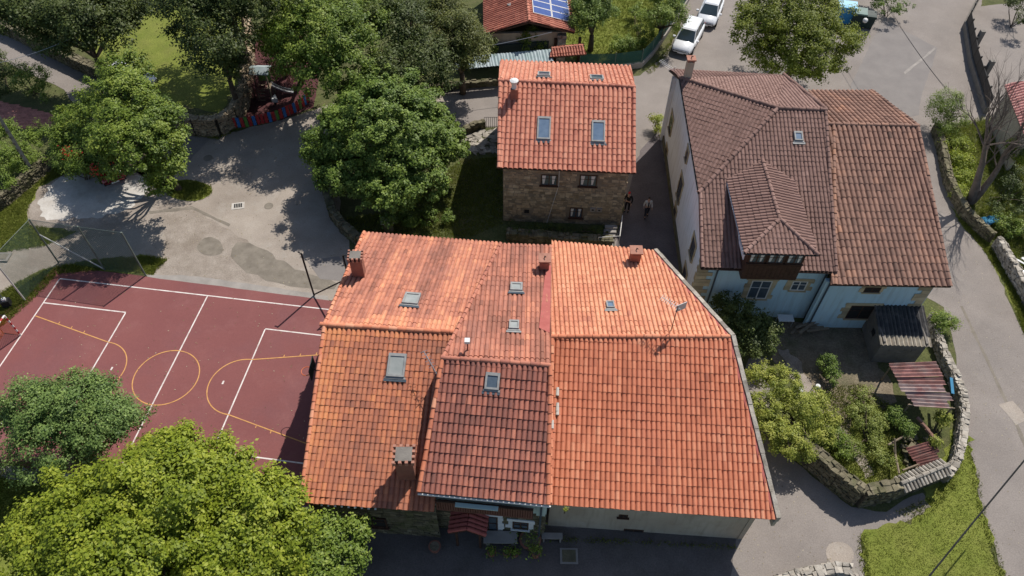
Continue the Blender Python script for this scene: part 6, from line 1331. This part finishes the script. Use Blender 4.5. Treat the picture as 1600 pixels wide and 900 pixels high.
for i, (lab, bl, m_) in enumerate((('leafy dark shrub in the middle of the overgrown garden', [(1293, 570, 35, .6), (1300, 590, 30, .5)], M_lF), ('pale green low growth below the lemon tree', [(1345, 650, 50, .4), (1370, 662, 44, .4)], M_lW), ('green weeds along the inner garden path', [(1335, 700, 30, .3), (1370, 690, 45, .4), (1380, 720, 40, .4), (1350, 625, 50, .4)], M_lW), ('dark climbing plant beside the collapsed shelter', [(1418, 672, 26, .8), (1400, 650, 30, .6)], M_lF), ('bright yellow green plant on the boundary wall', [(1472, 655, 24, .8), (1462, 690, 18, .7)], M_lL), ('dark weeds at the foot of the garden wall inside', [(1320, 700, 45, .4), (1300, 680, 40, .5)], M_lM))):
    shrub('garden_plant', lab, 'plant', bl, m_, 60, 60, .22, .09)
shrub('roadside_shrub', 'round green shrub beside the grey block shed and the side road', 'bush', [(1474, 507, 40, .8), (1482, 500, 26, .7), (1462, 498, 20, .7)], M_lM, 50, 80, .28, .1)
tree('thorny_shrub', 'tall loose green shrub at the corner of the side road and the junction', 'bush', (1480, 200), [(1480, 160, 50, 2.2), (1465, 175, 36, 1.6), (1490, 185, 44, 1.4), (1478, 200, 40, 1)], M_lM, 110, 70, .32, .1, trunk_r=.05)
for i, (lab, bl, m_) in enumerate((('bright weeds on the bank nearest the thorny shrub', [(1495, 225, 50, .5), (1500, 250, 40, .5)], M_lY), ('bright weeds on the bank left of the bare tree', [(1505, 275, 40, .4), (1500, 300, 30, .4)], M_lY), ('dark ivy mass behind the bare tree', [(1585, 290, 60, 1.2), (1600, 330, 60, 1.2), (1560, 320, 40, .8), (1590, 240, 50, 1.4)], M_lD), ('light green bush at the right edge behind the bare tree', [(1590, 232, 40, 1.4), (1600, 250, 30, 1.2)], M_lY), ('dark foliage at the top right corner of the driveway', [(1590, 5, 40, 1.5), (1600, 30, 30, 1.6)], M_lD), ('dark bush growth on the bank by the retaining wall', [(1575, 350, 50, .6), (1600, 360, 50, .7)], M_lM))):
    shrub('bank_plant', lab, 'plant', bl, m_, 70, 60, .3, .12)
shrub('verge_bush', 'green bushes beside the waste containers at the top', 'bush', [(1385, 8, 50, 1.2), (1410, 12, 36, .9), (1365, -5, 50, 1.2), (1400, 22, 26, .6)], M_lF, 60, 80, .36, .14)
shrub('garden_bush', 'bronze green bush by the village road at the far left', 'bush', [(48, 125, 55, 1.5), (35, 115, 40, 1.4), (68, 140, 36, 1.1), (20, 120, 30, 1.2)], M_lM, 70, 90, .36, .13)
shrub('hedge', 'thick clipped green hedge at the left edge below the paving', 'hedge', [(15, 250, 50, 1.4), (40, 230, 50, 1.4), (65, 212, 44, 1.4), (-5, 270, 50, 1.4), (20, 205, 40, 1.2), (-5, 215, 40, 1.2), (50, 245, 34, 1.2), (30, 262, 34, 1.2), (5, 285, 36, 1.1)], lmat('leaves_hedge', (.08, .14, .015), (.16, .23, .028), (.24, .32, .05)), 200, 100, .34, .11)
shrub('hedge', 'dark green hedge mass at the far left edge above the paving', 'hedge', [(0, 120, 44, 1.2), (5, 145, 36, .9), (-5, 95, 36, 1.2)], M_lD, 50, 90, .34, .12)
fb = shrub('flowering_bush', 'green bush with bright red flowers beside the dark red car', 'bush', [(105, 238, 45, 2), (130, 248, 50, 2.0), (95, 255, 34, 1.3), (150, 262, 40, 1.4)], M_lF, 60, 90, .34, .12)
org = np.array(ORG[fb.name]); S_ = [G(x, y, 2.4) for x, y in ((100, 236), (115, 238), (125, 244), (172, 250), (150, 270), (145, 262), (176, 244), (108, 243))]; C2 = np.repeat(np.array(S_), 26, 0) + rng.normal(0, .16, (len(S_) * 26, 3))
link('flowers', kind='stuff', parent=fb, me=leafmesh(C2 - org, rng.normal(size=C2.shape) + [0, 0, 1], .14, rng.random(len(C2)), M_fl, 'flowers', .8))
shrub('ivy', 'strip of dark plants along the foot of the stone house wall', 'plant', [(800 + i * 16, 358 + i * .6, 26, .45) for i in range(10)], M_lD, 80, 60, .2, .09)
shrub('yard_bush', 'leafy bush at the edge of the shaded yard by the fig tree', 'bush', [(640, 345, 40, .5), (665, 335, 40, .5), (700, 340, 30, .4)], M_lF, 50, 70, .25, .12)
shrub('roof_weed', 'small bright weed growing at the orange eave by the gutter', 'plant', [(884, 795, 7, 3.5)], M_lL, 6, 30, .08, .06, base_z=3.35)
ivy = shrub('ivy', 'pale dry ivy covering the upper part of the curved park wall', 'plant', [(383, 120, 34, 2.2), (386, 95, 36, 2.6), (380, 145, 28, 2.0), (388, 60, 36, 4), (388, 30, 36, 5), (376, 165, 24, 1.8)], lmat('leaves_dry', (.08, .07, .04), (.17, .14, .09), (.27, .23, .16)), 90, 90, .3, .11)
# bare tree
bt = thing('bare_tree', 'tall leafless tree with dark forked trunk and fine twigs at the right', 'tree', G(1515, 318)); bb = G(1515, 318); tr_ = MB(); tw2 = MB()
def grow(p, d, L_, r, lev):
    d = nrm(d); pts = [p]; dd = d.copy(); n = 4
    for i in range(n): dd = nrm(dd + rng.normal(0, .10, 3) + np.array([0, 0, .05])); pts.append(pts[-1] + dd * L_ / n)
    (tr_ if lev < 2 else tw2).tube(pts, [r * (1 - .45 * i / n) for i in range(n + 1)], 7 if lev < 2 else (4 if lev < 4 else 3), caps=False)
    if lev >= 5: return
    k = 3 if lev < 4 else 3
    for j in range(k):
        f = pts[rng.integers(2, n + 1)] if j else pts[-1]; nd = nrm(dd + rng.normal(0, .30, 3) + np.array([0, 0, .16])); grow(f, nd, L_ * rng.uniform(.62, .82), r * .47, lev + 1)
grow(bb - [0, 0, .1], (-.22, .30, 1), 3.4, .32, 0); grow(bb + [.1, 0, .2], (.12, .28, 1), 3.4, .26, 0); grow(bb + [0, 0, 1.2], (-.3, .55, 1), 3.0, .15, 1)
tr_.build('trunk', M_barkg, bt, smooth=True); tw2.build('twigs', M_barkg, bt, kind='stuff')
# ground cover
tufts('grass_tufts', 'short uneven grass on the sunny lawn at the lower right', [(1345, 836), (1400, 818), (1455, 792), (1470, 725), (1492, 660), (1506, 662), (1524, 742), (1535, 802), (1568, 902), (1570, 950), (1345, 950), (1352, 900)], 6000, Z3, .035)
tufts('grass_tufts', 'rough grass and weeds inside the overgrown garden', [(1215, 690), (1280, 610), (1340, 600), (1400, 640), (1450, 700), (1440, 745), (1390, 765), (1345, 770), (1290, 730)], 6500, 0, .13, spread=.09)
tufts('grass_tufts', 'grass on the verge left of the concrete pad', [(-30, 345), (40, 300), (88, 258), (120, 262), (60, 292), (42, 330), (46, 352), (120, 362), (70, 384), (-30, 400)], 6000, Z4, .12)
tufts('grass_tufts', 'grass strip between the path and the court fence', [(-20, 470), (30, 440), (80, 418), (160, 406), (232, 400), (262, 405), (240, 428), (180, 420), (90, 428), (60, 460), (-20, 530)], 7000, Z5, .16)
0 and tufts('grass_tufts', 'sunny grass gap in the park', [(180, -30), (300, -30), (300, 150), (262, 155), (190, 105)], 7000, Z1, .12)
tufts('grass_tufts', 'grass inside the netting fence garden', [(880, 60), (895, -30), (1075, -30), (1025, 60), (1002, 90), (900, 96)], 8000, Z2, .16)
tufts('grass_tufts', 'weeds on the bank under the bare tree', [(1462, 200), (1560, 180), (1620, 260), (1640, 470), (1560, 385), (1500, 335), (1475, 280)], 9000, 0, .22, spread=.1)
tufts('grass_tufts', 'grass verge between the side road and the retaining wall', [(1490, 335), (1550, 385), (1620, 490), (1650, 590), (1600, 520), (1570, 440), (1535, 388)], 4000, Z3, .12)
tufts('grass_tufts', 'grass island around the plaza tree trunk', [(258, 292), (272, 284), (300, 282), (330, 291), (330, 302), (312, 312), (285, 312), (264, 305)], 1200, Z5, .14)
tufts('grass_tufts', 'grass of the shaded yard around the fig tree', [(560, 370), (540, 340), (620, 330), (720, 250), (785, 245), (785, 350), (730, 372), (600, 375)], 8000, Z4, .12)
tufts('grass_tufts', 'grass below the big tree at the bottom left', [(-30, 720), (60, 720), (80, 800), (-30, 860)], 2500, Z1, .14)

# fallen leaves and specks
def litter(name, label, px, n, z, size, m):
    P = scatter(px, n, z); C = np.column_stack([P, np.full(len(P), z + .006)]); Nn = np.tile([0, 0, 1.], (len(P), 1)) + rng.normal(0, .15, (len(P), 3))
    me = leafmesh(C, Nn, size, rng.random(len(P)), m, name, .7); o = link(name, me); o['kind'] = 'stuff'; o['label'] = label; o['category'] = 'litter'
M_lit = lmat('dry_leaves', (.10, .07, .03), (.24, .19, .09), (.45, .40, .28), .1)
litter('fallen_leaves', 'dry fallen leaves scattered on the red sports court', [(0, 600), (90, 440), (500, 475), (470, 740), (0, 720)], 260, Z5 + .02, .07, M_lit)
litter('fallen_leaves', 'dry leaves and specks on the plaza asphalt', [(240, 300), (300, 215), (480, 190), (560, 300), (540, 460), (240, 425)], 420, Z4 + .004, .08, M_lit)
litter('fallen_leaves', 'specks of litter on the alley at the lower right', [(1160, 700), (1230, 730), (1330, 800), (1345, 900), (1150, 900)], 160, Z4, .06, M_lit)
litter('fallen_leaves', 'small stones and leaves on the side road', [(1470, 300), (1500, 350), (1600, 560), (1600, 880), (1560, 860), (1520, 640), (1490, 480)], 220, Z4, .06, M_lit)

tufts('grass_tufts', 'taller weeds along the ragged edge of the sunny lawn and road', [(1340, 840), (1352, 834), (1362, 905), (1346, 940)], 200, Z3, .10)
tufts('grass_tufts', 'taller weeds at the foot of the tiled garden wall', [(1400, 800), (1460, 775), (1475, 745), (1495, 670), (1508, 700), (1490, 770), (1440, 812)], 900, Z3, .12)
tufts('grass_tufts', 'weeds between the lawn and the side road', [(1500, 665), (1508, 665), (1530, 745), (1542, 805), (1574, 905), (1562, 905), (1528, 800), (1518, 745)], 450, Z3, .09)
tufts('grass_tufts', 'weeds at the foot of the netting fence by the cars', [(1008, 112), (1030, 92), (1060, 40), (1068, 42), (1040, 92), (1016, 116)], 900, Z2, .16)
tufts('grass_tufts', 'dry weeds along the curved park wall', [(365, 196), (372, 203), (340, 218), (300, 212), (262, 198), (265, 194), (300, 205), (340, 211)], 700, Z2, .14)
tufts('grass_tufts', 'weeds along the front of the cream wall', [(850, 838), (1000, 845), (1150, 852), (1150, 858), (1000, 851), (850, 845)], 220, Z2, .10)
